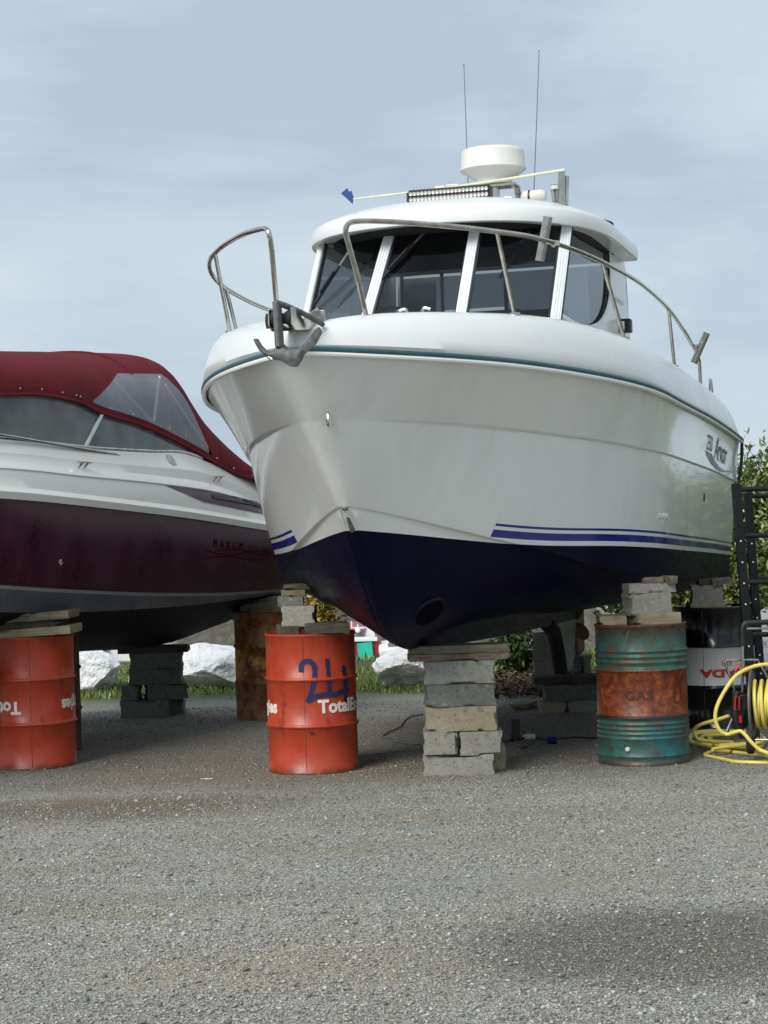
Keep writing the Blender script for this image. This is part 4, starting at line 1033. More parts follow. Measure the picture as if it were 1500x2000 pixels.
if p is not None:
    mb = MB(); Mr = n.to_track_quat('Z', 'Y').to_matrix(); mb.lathe([(0, .004), (.030, .004), (.036, 0)], 16, p, M=Mr); mb.build('exhaust_outlet', M['rubber'], boat)
mb = MB()
stem = [(.742, 1.652), (.80, 1.585), (.852, 1.530)]
mb.tube([Vector((0, s - .010, z)) for s, z in stem], [.010, .014, .017], 8); mb.lathe([(0, -.018), (.018, -.01), (.022, 0), (.018, .012), (0, .02)], 12, (0, .722, 1.655)); mb.build('stem_shoe', M['galv'], boat)
# bow thruster: rim, and a flat dark disc painting the shade inside the tunnel
p, n = fit(838, 1196, BVB)
if p is not None:
    Mr = n.to_track_quat('Z', 'Y').to_matrix()
    mb = MB(); mb.lathe([(.115, -.004), (.108, .008), (.098, .006), (.094, -.02)], 40, p, M=Mr); mb.build('bow_thruster_rim', plain('thruster_rim', (.0015, .0015, .010), .5, spec=.2), boat)
    mb = MB(); mb.lathe([(0, .003), (.10, .003)], 40, p, M=Mr); mb.build('thruster_tunnel_shade', plain('tunnel_shade', (.0008, .0009, .006), .8, spec=.08), boat)
# skeg, rudder, propeller
mb = MB()
sk = [(5.85, .80), (5.85, .70), (6.05, .665), (6.18, .60), (6.28, .48), (6.36, .34), (6.40, .265), (6.62, .262), (6.70, .32), (6.76, .36), (6.95, .78), (6.95, .95), (5.85, .95)]
mb.extr(sk, lambda u, v, t: Vector((t, u, v)), -.045, .045); mb.build('skeg', M['skeg'], boat, bevel=.02)
mb = MB(); mb.tube([(0, s, z) for s, z in ((5.9, .705), (6.05, .66), (6.17, .60), (6.27, .48), (6.35, .34), (6.39, .262))], .062, 12, smooth=4, flat=1.0); mb.build('skeg_leading_edge', M['rubber'], boat)  # shade on the skeg's front edge, painted as a black strip
mb = MB(); mb.extr([(7.0, .80), (7.02, .42), (7.12, .36), (7.36, .38), (7.38, .80)], lambda u, v, t: Vector((t, u, v)), -.02, .02); mb.cyl((0, 7.1, .8), (0, 7.1, 1.0), .03); mb.build('rudder', M['copper'], boat, bevel=.015)
mb = MB()
for k in range(3):
    Mr = Matrix.Rotation(2 * math.pi * k / 3 + .3, 3, 'Y'); pts_ = []
    for i in range(12):
        a = 2 * math.pi * i / 12; pts_.append(Vector((0, 6.93, .66)) + Mr @ Vector((.065 * math.cos(a), .03 * math.cos(a), .11 + .085 * math.sin(a))))
    q2 = [v + Vector((0, .008, 0)) for v in pts_]; n_ = len(pts_); mb.add(pts_ + q2, [tuple(range(n_))[::-1], tuple(range(n_, 2 * n_))] + [(i, (i + 1) % n_, n_ + (i + 1) % n_, n_ + i) for i in range(n_)])
mb.cyl((0, 6.86, .66), (0, 7.0, .66), .03); mb.build('propeller', M['copper'], boat)
# lettering on the quarter
def hull_text(txt, size, s0, z0, slope, mat, bold=0., shear=0., space=1., name='lettering', sx=1., surf_=surf, off=.0035):
    vs, fs = text_mesh(txt, size, bold, space, shear, .05); m_ = MB()
    m_.add([surf_(s0 + v.x * sx, z0 + v.y + slope * v.x * sx, off) for v in vs], fs); return m_.build(name, mat, boat, smooth=False, fix=False)
hull_text('250', .165, 5.17, 2.045, -.05, M['ltext'], .002, .12, 1.12, sx=1.15)
hull_text('Arvor', .25, 5.62, 1.985, -.05, M['ltext'], .003, .35, .95, sx=1.25)
sw = [(5.10, 2.035), (5.45, 2.015), (5.62, 1.975), (5.90, 1.925), (6.25, 1.900), (6.70, 1.905), (6.45, 1.885), (6.05, 1.885), (5.70, 1.905), (5.40, 1.945), (5.22, 1.99)]
top_l = sw[0:6]; bot_l = [(5.10, 2.035), (5.22, 1.99), (5.42, 1.943), (5.75, 1.900), (6.15, 1.883), (6.70, 1.902)]
mb = MB(); rows = []
for i in range(31):
    t = i / 30; a = Vector((np.interp(t, np.linspace(0, 1, 6), [q_[0] for q_ in top_l]), np.interp(t, np.linspace(0, 1, 6), [q_[1] for q_ in top_l]), 0)); b = Vector((np.interp(t, np.linspace(0, 1, 6), [q_[0] for q_ in bot_l]), np.interp(t, np.linspace(0, 1, 6), [q_[1] for q_ in bot_l]), 0))
    rows.append([surf(lerp(a.x, b.x, k / 3), lerp(a.y, b.y, k / 3), .0035) for k in range(4)])
mb.grid(rows); mb.build('swoosh', M['navy'], boat, fix=False, angle=180)
hull_text('ORANGELEAF', .052, 4.42, 3.115, -.02, M['gtext'], .0, 0, 1.0, surf_=lambda s, z, off: Vector((sideX(s, z) + .014, s, z)))
# nav light on the cabin side
mb = MB(); mb.box((sideX(4.6, 2.95) + .05, 4.55, 2.945), (.085, .10, .10)); nl = mb.build('navigation_light', M['black'], boat, bevel=.008)
mb = MB(); mb.box((sideX(4.6, 2.95) + .035, 4.497, 2.945), (.03, .006, .06)); mb.build('light_lens', M['white_paint'], nl)
# roof gear -----------------------------------------------------------------
RX = .0
mb = MB(); base = Vector((.0, 4.02, 0))
c = onS(963, 320, 4.15); c = Vector((c.x, 4.15, c.z)); R_ = .232
zt = onS(963, 283, 3.95).z; zb = onS(963, 333, 4.15).z
cz = zb
mb.lathe([(0, zt + .012), (R_ * .6, zt + .010), (R_ * .90, zt + .002), (R_ * .965, zt - .010), (R_ * .985, zt - .03), (R_, cz + .02), (R_ + .008, cz + .006), (R_ + .008, cz), (R_ - .01, cz - .012), (.16, cz - .055), (.135, cz - .075), (.13, cz - .105), (0, cz - .105)], 64, (c.x, c.y, 0)); rd = mb.build('radome', M['radome'], boat, angle=40)
mb = MB()
for k in range(6):
    a = k * math.pi / 3 + .3; mb.cyl((c.x + .215 * math.cos(a), c.y + .215 * math.sin(a), cz - .012), (c.x + .215 * math.cos(a), c.y + .215 * math.sin(a), cz - .004), .007, 8)
mb.build('screw', M['black'], rd)
pz = 3.74
mb = MB(); mb.tube([(c.x + .01, c.y, pz), (c.x + .01, c.y, cz - .10)], [.030, .036], 20); mb.box((c.x + .05, c.y, cz - .118), (.26, .16, .018)); mb.build('radar_mast', M['steel'], boat, bevel=.003)
mb = MB(); mb.tube([(c.x + .14, c.y - .02, cz - .12), (c.x + .18, c.y - .04, cz - .20), (c.x + .185, c.y - .05, pz + .02)], .009, 8, smooth=5); mb.build('radar_cable', M['radome'], boat)
# led bar
SB = 3.2
A = onS(800, 388, SB); B = onS(957, 371, SB); c1 = (A + B) / 2; ln = (B - A).length; hh = .098; z0 = c1.z - .004
bar = MB(); bar.box((c1.x, SB, z0), (ln, .06, hh)); bo = bar.build('light_bar', M['black'], boat, bevel=.006)
mb = MB()
for i in range(21):
    for j in (-1, 1):
        cx = c1.x - ln / 2 + ln * (i + .7) / 21.4; mb.lathe([(0, .002), (.007, .003), (.0132, .007), (.0140, 0)], 12, (cx, SB - .031, z0 + j * .0195), M=Matrix.Rotation(R(90), 3, 'X'))
mb.build('led_lens', M['led'], bo)
mb = MB()
for sx in (-1, 1): mb.box((c1.x + sx * (ln / 2 + .008), SB, z0 - .03), (.012, .05, .13)); mb.box((c1.x + sx * (ln / 2 - .02), SB + .02, z0 - .07), (.06, .06, .06))
mb.build('light_bar_bracket', M['black'], bo)
# whip antennas
for (x0, y0, x1, y1), s in (((915, 372, 906, 126), 4.3), ((1040, 386, 1053, 99), 4.05)):
    a = onS(x0, y0, s); b = onS(x1, y1, s); a = Vector((a.x, a.y, 3.72)); mb = MB(); mb.tube([a, a.lerp(b, .5), b], [.0042, .0032, .0025], 8); mb.tube([a, a + Vector((0, 0, .07))], .011, 10); mb.lathe([(0, -.006), (.006, 0), (0, .008)], 8, b); mb.build('whip_antenna', M['grey_pl'], boat)
# canister with strap, all-round light, horn
SC = 3.95
A = onS(1012, 385, SC); B = onS(1066, 385, SC); zc = onS(1040, 384, SC).z
mb = MB(); mb.tube([(A.x, SC, zc), (A.x + .02, SC, zc), (B.x - .03, SC, zc), (B.x, SC, zc)], [.030, .044, .046, .030], 18); mb.build('canister', M['cream'], boat, angle=60)
mb = MB(); mb.tube([(A.x + .078, SC, zc), (A.x + .092, SC, zc)], .0475, 18); mb.build('canister_strap', M['black'], boat)
a = onS(1011, 376, 3.9); mb = MB(); mb.cyl((a.x, 3.9, a.z - .06), (a.x, 3.9, a.z - .01), .016); mb.cyl((a.x, 3.9, a.z - .01), (a.x, 3.9, a.z + .028), .021); mb.build('all_round_light', M['grey_pl'], boat)
mb = MB(); a = onS(985, 390, 3.85); mb.tube([(a.x - .08, 3.85, 3.735), (a.x - .02, 3.85, a.z + .005), (a.x + .07, 3.85, a.z + .0), (a.x + .13, 3.85, 3.735)], .008, 8, smooth=5); mb.build('grab_rail', M['steel'], boat)
a = onS(884, 362, 3.75); mb = MB(); mb.box((a.x, 3.75, a.z), (.09, .04, .012)); mb.box((a.x, 3.75, a.z - .05), (.03, .03, .10)); mb.box((a.x - .09, 3.75, a.z - .02), (.07, .05, .04)); mb.build('horn', M['radome'], boat, bevel=.004)
# roof rod holders
SRH = 3.62
for (x0, y0, x1, y1, r_) in ((1097, 334, 1097, 402, .024), (1107, 345, 1105, 400, .018), (1079, 362, 1083, 392, .016), (1088, 361, 1089, 392, .013)):
    A = onS(x0, y0, SRH + (.05 if r_ < .02 else 0)); B = onS(x1, y1, SRH + (.05 if r_ < .02 else 0)); holder((A + B) / 2, A - B, (A - B).length, r_, 'rocket_launcher_rod_holder')
a = onS(1085, 366, SRH + .03); mb = MB(); mb.box(a, (.07, .04, .03)); mb.box(a + Vector((0, .04, -.06)), (.03, .03, .16)); mb.build('rod_holder_bracket', M['steel_d'], boat, bevel=.004)
mb = MB(); A = onS(1150, 425, 4.4); B = onS(1193, 434, 4.6); C2 = onS(1195, 446, 4.62); mb.tube([A, B, C2], .008, 8, smooth=4); mb.build('roof_hand_rail', M['black'], boat)

# pole with blue flag lying over the wheelhouse roof
A = onS(690, 389, 3.45); B = onS(1103, 332, 3.58)
def toW(p): return Vector((OX + p.x * math.cos(TH) + p.y * math.sin(TH), OY - p.x * math.sin(TH) + p.y * math.cos(TH), p.z))
A, B = toW(A), toW(B)
pf = thing('flag_pole', 'thin pale pole with a small blue flag lying across the wheelhouse roof', 'flag pole', A)
mb = MB(); mb.tube([(0, 0, 0), (B - A) * .5 - Vector((0, 0, .012)), B - A], [.0065, .010, .011], 10, smooth=6); mb.build('pole', M['pole'], pf)
mb = MB(); fl_ = [(-.005, -.035), (-.085, .045), (-.040, .078), (-.026, .050), (-.012, .060), (.005, .012)]
mb.extr(fl_, lambda u, v, t: Vector((u, t + .012 * math.sin(u * 60), v)), -.0015, .0015); mb.build('flag', M['blueflag'], pf)
# anchor hanging on the roller
an = thing('anchor', 'galvanised claw anchor hanging from the bow roller of the white boat', 'anchor', toW(Vector((0, -.27, 2.450))), -TH)
k_ = 1 / 362.
def av(x, y): return Vector(((x - 545) * k_, 0, (686 - y) * k_))
mb = MB()
shank = [av(542, 594), av(543, 620), av(544, 650), av(545, 678)]
rows = []
for i, p_ in enumerate(catmull(shank, 5)):
    wx, wy = .0165 + .001 * i / 15, .032
    rows.append([p_ + Vector((a, b, 0)) for a, b in ((-wx, -wy * .5), (-wx * .6, -wy), (wx * .6, -wy), (wx, -wy * .5), (wx, wy), (-wx, wy))])
mb.grid(rows, True, cap=True)
mb.build('shank', M['galv'], an, bevel=.004)
mb = MB()
upper = [(501.6, 661), (506, 662), (512, 674), (519.6, 683), (528, 684.4), (534, 681), (538, 674), (550, 673), (555, 679), (564, 681), (580, 681), (594, 675), (607, 664), (619, 654), (632, 649)]
lower = [(501.8, 665), (504, 672), (509, 681), (518, 689), (528, 696), (537.6, 699), (547, 701), (557, 707), (566, 713), (580, 714), (585, 707), (589, 696), (603, 688), (625, 674), (638, 657)]
rows = []
for (x1, y1), (x2, y2) in zip(upper, lower):
    d = abs((x1 + x2) / 2 - 560) / 75; back = -.10 * d ** 1.6 * (1 if x1 > 545 else .6) + .02
    th_ = lerp(.034, .018, min(1, d)); a = av(x1, y1 - 1); b = av(x2, y2 + (4 if x2 > 588 else 2)); cm = (a + b) / 2
    rows.append([a + Vector((0, back + .03 * (1 - d), 0)), a.lerp(b, .2) + Vector((0, back - th_, 0)), a.lerp(b, .6) + Vector((0, back - th_ * 1.3, 0)), b + Vector((0, back - th_ * .5, 0)), b.lerp(a, .2) + Vector((0, back + th_, 0)), a.lerp(b, .2) + Vector((0, back + th_, 0))])
mb.grid(rows, True, cap=True); mb.build('fluke', M['galv'], an, angle=60)
mb = MB(); mb.tube([av(541, 596) + Vector((0, 0, 0)), av(556, 602) + Vector((0, .05, 0)), av(575, 614) + Vector((0, .18, 0)), av(588, 628) + Vector((0, .35, .0))], [.016, .016, .015, .014], 8, smooth=4); mb.build('shank_bar', M['galv'], an)
mb = MB(); mb.tube([av(523, 693) + Vector((0, -.01, 0)), av(532, 700) + Vector((0, -.01, 0))], .009, 10); mb.build('shackle_pin', M['steel'], an)

# ------------------------------------------------------------------ the maroon boat
TM = R(24.5); MX, MY = -4.836, 10.048
mboat = thing('cabin_cruiser', 'maroon and white cruiser with a maroon canvas cockpit cover, cut off by the left edge', 'boat', (MX, MY, 0), -TM)
mR = lambda s: bpl(s, 1.25, 3.6, 2.0, .75) ; mC = lambda s: bpl(s - .5, 1.12, 3.6, 1.7, .85)
shZ = pchip([0, 1.6, 3.11, 3.8, 4.97, 5.71, 6.78, 7.25], [1.96, 1.90, 1.83, 1.79, 1.71, 1.65, 1.55, 1.51])
bkZ = pchip([.5, 1.5, 2.5, 3.24, 4.12, 5.13, 5.88, 7.25], [1.48, 1.24, 1.13, 1.07, 1.02, .995, .99, 1.01])
wlZ = pchip([.2, 1.7, 3.15, 3.84, 5.02, 6.16, 7.25], [1.52, 1.37, 1.25, 1.19, 1.11, 1.06, 1.045])
kZ = pchip([.5, .9, 1.5, 2.3, 3.5, 5.69, 6.5, 7.25], [1.48, 1.08, .82, .71, .66, .63, .595, .60])
ME = 7.2; mu = [(i / 60) ** 1.5 for i in range(61)]
def mrow(fb, fz, s0, ins=0., dz=0.):
    return [Vector((max(fb(s0 + (ME - s0) * u) - ins, 0), s0 + (ME - s0) * u, fz(s0 + (ME - s0) * u) + dz)) for u in mu]
def m_rows(side):
    A_ = mrow(mR, shZ, 0); B_ = mrow(mC, bkZ, .5); rows = []
    for k in range(9):
        t = k / 8; rows.append([a.lerp(b, t) + Vector((.03 * 4 * t * (1 - t) * sst(a.y, .5, 2), 0, 0)) for a, b in zip(A_, B_)])
    K_ = [Vector((0, p.y, kZ(p.y))) for p in B_]
    Bi = [Vector((max(p.x - .03, 0), p.y, p.z - .01)) for p in B_]
    for k in range(9):
        t = k / 8; rows.append([Vector((lerp(a.x, b.x, t), lerp(a.y, b.y, t), lerp(a.z, b.z, t) - .02 * 4 * t * (1 - t) - .02 * math.exp(-((t - .45) / .05) ** 2))) for a, b in zip(Bi, K_)])
    return [[Vector((p.x * side, p.y, p.z)) for p in r] for r in rows]
mb = MB()
for side in (1, -1): mb.grid(m_rows(side)[:9], flip=side > 0)
e = [r[-1] for r in m_rows(1)]; mb.grid([e, [Vector((-p.x, p.y, p.z)) for p in e]])
mb.uv = [(v[1], v[2] - wlZ(v[1])) for v in mb.v]; mb.build('hull', M['maroon'], mboat, angle=45)
M['antifoul'] = plain('black_antifouling', (.010, .011, .013), .6, 0, .4, 5, spec=.15)
mb = MB()
for side in (1, -1): mb.grid(m_rows(side)[8:], flip=side > 0)
mb.build('bottom', M['antifoul'], mboat, angle=45, merge=1e-4)
mb = MB(); MBV = MB(); MBV.grid(m_rows(1)); MBVH = BVHTree.FromPolygons([Vector(v) for v in MBV.v], MBV.f)
def toLm(p): d = Vector(p) - Vector((MX, MY, 0)); return Vector((d.x * math.cos(TM) - d.y * math.sin(TM), d.x * math.sin(TM) + d.y * math.cos(TM), d.z))
CM = toLm((0, 0, EYE))
def onBm(x, y, b):
    r = ray(x, y); r = Vector((r.x * math.cos(TM) - r.y * math.sin(TM), r.x * math.sin(TM) + r.y * math.cos(TM), r.z)); return CM + r * ((b - CM.x) / r.x)
# deck: rub moulding, ledge, coaming up to the screen
glz = pchip([0, 1.5, 2.8, 3.55, 4.52, 5.34, 5.83, 6.4, 7.25], [2.12, 2.19, 2.215, 2.21, 2.17, 2.16, 2.16, 2.06, 1.90])
led = pchip([0, 1.6, 3.22, 4.1, 5.1, 6.09, 6.88, 7.25], [2.06, 2.06, 2.04, 2.0, 1.96, 1.885, 1.70, 1.58])
def md_rows(side):
    rows = []
    for ins, fz in ((-.030, lambda s: shZ(s) - .035), (-.035, lambda s: shZ(s) + .012), (-.012, lambda s: shZ(s) + .035), (.012, lambda s: shZ(s) + .05), (.035, lambda s: lerp(shZ(s), led(s), .55)), (.058, lambda s: lerp(shZ(s), led(s), .75)), (.052, lambda s: lerp(shZ(s), led(s), .79)), (.085, lambda s: led(s) - .01), (.115, lambda s: led(s) + .008), (.135, lambda s: lerp(led(s), glz(s), .35)), (.175, lambda s: lerp(led(s), glz(s), .45)), (.25, lambda s: glz(s) - .02), (.30, lambda s: glz(s)), (.36, lambda s: glz(s) + .0)):
        rows.append([Vector((max(mR(s) - ins * min(1, mR(s) / .5), 0) * side, s, fz(s))) for s in [ME * u for u in mu]])
    rows.append([Vector((0, p.y, p.z + .03)) for p in rows[-1]])
    return rows
mb = MB()
for side in (1, -1): mb.grid(md_rows(side), flip=side > 0)
e = [r[-1] for r in md_rows(1)]; mb.grid([e, [Vector((-p.x, p.y, p.z)) for p in e]])
mb.build('deck_moulding', M['gelcream'], mboat, angle=40)
MDB = MB(); MDB.grid(md_rows(1)); MDV = BVHTree.FromPolygons([Vector(v) for v in MDB.v], MDB.f)
def msurf(s, z, off=.003, bv=None):
    h = (bv or MBVH).ray_cast(Vector((3, s, z)), Vector((-1, 0, 0)))
    if h[0] is None: return Vector((1.25, s, z))
    n = h[1] if h[1].x > 0 else -h[1]; return h[0] + n * off
def patch(top_, bot_, bv, off, name, mat, n=30):
    m_ = MB(); rows = []
    for i in range(n + 1):
        s = lerp(top_[0][0], top_[-1][0], i / n); a = float(np.interp(s, [q[0] for q in top_], [q[1] for q in top_])); b = float(np.interp(s, [q[0] for q in bot_], [q[1] for q in bot_]))
        rows.append([msurf(s, lerp(a, b, k / 6), off, bv) for k in range(7)])
    m_.grid(rows); return m_.build(name, mat, mboat, fix=False)
M['purple'] = plain('faded_purple_graphic', (.075, .035, .060), .4, 0, .15)
patch([(5.19, 1.892), (5.7, 1.862), (6.4, 1.79), (7.1, 1.70)], [(5.19, 1.890), (5.41, 1.835), (5.7, 1.765), (6.31, 1.70), (7.1, 1.625)], MDV, .004, 'side_graphic', M['purple'])
patch([(5.85, 1.825), (6.68, 1.757)], [(5.85, 1.792), (6.68, 1.718)], MDV, .012, 'air_vent', M['black'])
# windscreen glass and canvas
cvl = pchip([.9, 1.6, 2.5, 3.52, 3.96, 4.43, 4.75, 5.31, 5.97, 6.53, 6.96, 7.2], [2.24, 2.34, 2.45, 2.49, 2.51, 2.48, 2.41, 2.33, 2.17, 2.00, 1.93, 1.91])
cvw = pchip([.9, 2.0, 3.1, 5.0, 6.3, 7.2], [.55, .75, .93, .96, 1.0, 1.10])
cvt = pchip([.9, 1.8, 3.0, 4.23, 4.87, 5.15, 5.42, 5.85, 6.0, 6.1, 6.3, 6.6, 6.9, 7.2], [2.34, 2.56, 2.81, 2.875, 2.915, 2.93, 2.945, 2.955, 2.90, 2.78, 2.56, 2.34, 2.14, 1.97])
wt = lambda s: float(np.interp(s, [4.60, 5.16, 5.79, 5.97, 6.18, 6.24], [2.485, 2.735, 2.765, 2.59, 2.235, 2.15]))
def archpt(s, f, side):    # f 0 at the canvas hem, 1 at the ridge
    w_ = cvw(s); zl, zt_ = cvl(s), cvt(s); a = f * math.pi / 2
    return Vector((side * w_ * max(math.cos(a), 0) ** lerp(.60, .36, sst(s, 5.2, 6.2)), s, zl + (zt_ - zl) * math.sin(a) ** .9))
def f_at(s, z):
    zl, zt_ = cvl(s), cvt(s); q = min(max((z - zl) / (zt_ - zl), 0), 1); return math.asin(q ** (1 / .9)) / (math.pi / 2)
cv = MB(); vy = MB(); ss_ = [.9 + (7.2 - .9) * i / 120 for i in range(121)]
for side in (1, -1):
    rows = []; vr = []
    for s in ss_:
        f1 = f_at(s, cvl(s) + .055); inw = 4.60 < s < 6.22
        f2 = f_at(s, wt(s)) if inw else f1; f2 = max(f2, f1 + .0)
        rows.append([archpt(s, 0, side), archpt(s, f1 * .5, side), archpt(s, f1, side)] + [archpt(s, lerp(f2, 1, k / 14), side) for k in range(15)])
        if inw: vr.append([archpt(s, lerp(f1, f2, k / 6), side) for k in range(7)])
    cv.grid([[p for p in r[:3]] for r in rows]); cv.grid([r[3:] for r in rows])
    vy = MB(); vy.grid(vr); vy.build('clear_side_panel', M['vinyl'], mboat, angle=180)
e_ = rows[-1]; cv.build('canvas_cover', M['canvas'], mboat, angle=60)
# aft curtain
mb = MB(); mb.grid([[archpt(7.2, k / 12, 1) for k in range(13)], [archpt(7.2, k / 12, -1) for k in range(13)]]); mb.build('aft_curtain', M['canvas'], mboat)
mb = MB()
for s in (3.5, 3.75, 4.0, 4.25, 4.42, 4.47, 4.85, 5.15, 5.4, 5.65, 5.88, 6.1, 6.32, 6.55, 6.8, 7.0): mb.lathe([(0, .004), (.006, .003), (.008, 0)], 10, archpt(s, .06, 1), M=Matrix.Rotation(R(90), 3, 'Y'))
mb.build('snap_fastener', M['steel'], mboat)
for side in (1, -1):
    mb = MB(); mb.tube([archpt(s, 0, side) + Vector((.004 * side, 0, .004)) for s in ss_], .012, 6); mb.build('canvas_hem', M['canvas'], mboat)
    rows = []
    for s in [1.0 + 5.1 * i / 50 for i in range(51)]:
        a = Vector(((mR(s) - .27) * side, s - .0, glz(s) - .005)); b = archpt(s, .0, side) - Vector((.02 * side, 0, 0)); b.z = max(b.z, a.z + .001)
        rows.append([a, a.lerp(b, .5) + Vector((.008 * side, 0, 0)), b])
    mb = MB(); mb.grid(rows); mb.build('windscreen', M['vinyl'] if False else M['glass_m'] if 'glass_m' in M else M.setdefault('glass_m', vinyl('hazy_screen', (.20, .215, .22), .54, .80)), mboat, angle=180)  # hazy, dirty glass; its grey also paints in a pale reflection
    mb = MB(); mb.tube([r[0] + Vector((.006 * side, 0, 0)) for r in rows], .013, 8); mb.build('windscreen_base', M['steel'], mboat)
    mb = MB(); a = Vector(((mR(4.49) - .265) * side, 4.47, glz(4.49))); b = archpt(4.74, 0, side); mb.beam(a, b, .024, .014, (1, 0, 0)); mb.build('windscreen_divider', M['alu'], mboat)
    mb = MB(); a = archpt(5.0, .3, side); 
    mb.tube([archpt(5.05, f_at(5.05, 2.69), side) - Vector((.012 * side, 0, 0)), archpt(5.46, f_at(5.46, 2.36), side) - Vector((.012 * side, 0, 0)), Vector((.86 * side, 5.52, 2.16))], .010, 8)
    mb.tube([archpt(5.74, f_at(5.74, 2.74), side) - Vector((.008 * side, 0, 0)), archpt(5.46, f_at(5.46, 2.40), side) - Vector((.010 * side, 0, 0)), Vector((.86 * side, 5.45, 2.16))], .011, 8)
    mb.tube([archpt(5.76, f_at(5.76, 2.68), side) - Vector((.008 * side, 0, 0)), archpt(6.14, f_at(6.14, 2.25), side) - Vector((.008 * side, 0, 0))], .009, 8)
    mb.build('canopy_strut', M['alu'], mboat)
    mb = MB(); q = [onBm(x, y, 1.02) for x, y in ((-60, 842), (0, 849), (100, 866), (200, 883), (231, 889), (231, 897))]; mb.tube([Vector((p.x * side, p.y, p.z)) for p in q], .011, 8, smooth=4); mb.build('hand_rail', M['steel'], mboat)
# canopy top welt seams
for s in (5.36,):
    mb = MB(); mb.tube([archpt(s, f_at(s, 2.74) + (1 - f_at(s, 2.74)) * k / 12, 1) + Vector((.003, 0, .003)) for k in range(13)] + [archpt(s, 1 - (1 - f_at(s, 2.74)) * k / 12, -1) + Vector((0, 0, .003)) for k in range(1, 13)], .010, 6); mb.build('canvas_seam', M['canvas'], mboat)
for s, z in ((4.18, 2.045), (6.06, 1.965)):
    p = msurf(s, z - .02, 0, MDV); mb = MB()
    for d in (-.035, .035): mb.tube([p + Vector((0, d, -.02)), p + Vector((.02, d, 0)), p + Vector((.03, d + .02, .018))], .008, 8, smooth=3)
    mb.beam(p + Vector((.03, -.08, .02)), p + Vector((.03, .09, .02)), .016, .010, (0, 0, 1)); mb.build('cleat', M['steel'], mboat)
p = msurf(5.54, 2.08, .0, MDV); mb = MB(); mb.lathe([(0, .006), (.05, .005), (.06, 0)], 24, p, M=Matrix.Rotation(R(60), 3, 'Y')); mb.build('round_hatch_badge', M['steel_d'], mboat)
p = msurf(3.79, 1.37, .0); mb = MB(); mb.lathe([(.006, .008), (.012, .010), (.022, .003), (.022, 0)], 20, p, M=Matrix.Rotation(R(90), 3, 'Y')); mb.build('drain_fitting', M['steel'], mboat)
def mtext(txt, size, s0, z0, slope, mat, bold, space, name='lettering'):
    vs, fs = text_mesh(txt, size, bold, space, 0, .05); m_ = MB(); m_.add([msurf(s0 + v.x, z0 + v.y + slope * v.x, .0035) for v in vs], fs); return m_.build(name, mat, mboat, smooth=False, fix=False)
M['mlet'] = plain('dark_red_lettering', (.006, .0005, .001), .9, spec=0.); M['mred'] = plain('dark_red_swirl', (.075, .001, .003), .8, spec=.1)
mtext('MAXUM', .088, 5.79, 1.425, -.085, M['mlet'], .0, 1.9)
def mmap(s, z): return msurf(s, z, .003)
for pts_, w_ in (([(5.70, 1.395), (6.0, 1.355), (6.35, 1.315), (6.7, 1.275)], .010), ([(5.7, 1.345), (6.05, 1.345), (6.35, 1.37), (6.6, 1.37)], .012), ([(5.85, 1.395), (6.2, 1.39), (6.5, 1.355), (7.0, 1.315)], .012)): stroke(pts_, w_, mmap, 'swirl_graphic', M['mred'], mboat)

# ------------------------------------------------------------------ steel steps at the right
st = thing('boarding_steps', 'black steel boarding steps with round rungs at the right edge beside the stern', 'steps', (0, 0, 0))
def lp(x, y, Y): return P(x, y, Y)
posts = [((1437, 944, 13.0), (1478, 1478, 13.0)), ((1460, 962, 14.3), (1494, 1436, 14.3))]
for (x0, y0, Y), (x1, y1, _) in posts:
    a = lp(x0, y0, Y); b = lp(x1, y1, Y); b = a + (b - a) * (a.z / (a.z - b.z)); mb = MB(); mb.beam(a, b, .060, .045, (0, 1, 0)); pp = mb.build('post', M['blacksteel'], st, bevel=.005)
    a2 = a + Vector((1.0, 0, 0)); b2 = b + Vector((1.0, 0, 0)); mb = MB(); mb.beam(a2, b2, .060, .045, (0, 1, 0)); mb.build('post', M['blacksteel'], st, bevel=.005)
    mb = MB()
    for k in range(9):
        q = a.lerp(b, .22 + k * .08); mb.cyl(q + Vector((0, -.026, 0)), q + Vector((0, -.020, 0)), .006, 8)
    mb.build('bolt_hole', M['white_paint'], pp)
for y, Y, xx in ((956, 13.0, 1438), (1047, 13.0, 1445), (1138, 13.0, 1452), (1240, 13.0, 1460), (1345, 13.0, 1468), (969, 14.3, 1462), (1130, 14.3, 1474), (1240, 14.3, 1482), (1320, 14.3, 1488), (1325, 14.3, 1489)):
    a = lp(xx, y, Y); mb = MB(); mb.tube([a, a + Vector((1.0, 0, .0))], .017, 12); mb.build('rung', M['blacksteel'], st)
# ------------------------------------------------------------------ hose reel cart
hr = thing('hose_reel_cart', 'grey and red hose reel trolley wound with yellow hose at the right edge', 'hose reel', G(1467, 1474))
base = Vector(hr.location); YH = 12.25
def hp(x, y, dY=0.): return P(x, y, YH + dY) - base
ax = Vector((math.cos(R(17)), -math.sin(R(17)), 0)); QM = ax.to_track_quat('Z', 'X').to_matrix()
cR = hp(1468, 1375)
def disc(c, r, th, mat, nm, holes=False):
    mb = MB(); mb.lathe([(.03, 0), (r * .3, -.004), (r * .5, .006), (r * .93, .008), (r, 0), (r, th), (r * .93, th + .004), (.03, th)], 48, c, M=QM); return mb.build(nm, mat, hr)
fl1 = disc(cR, .215, .008, M['grey_pl'], 'reel_flange'); disc(cR + ax * .30, .215, .008, M['grey_pl'], 'reel_flange')
mb = MB(); mb.lathe([(.08, 0), (.08, .30)], 24, cR, M=QM); mb.cyl(cR - ax * .08, cR + ax * .36, .015); mb.build('reel_drum', M['black'], hr)
mb = MB()
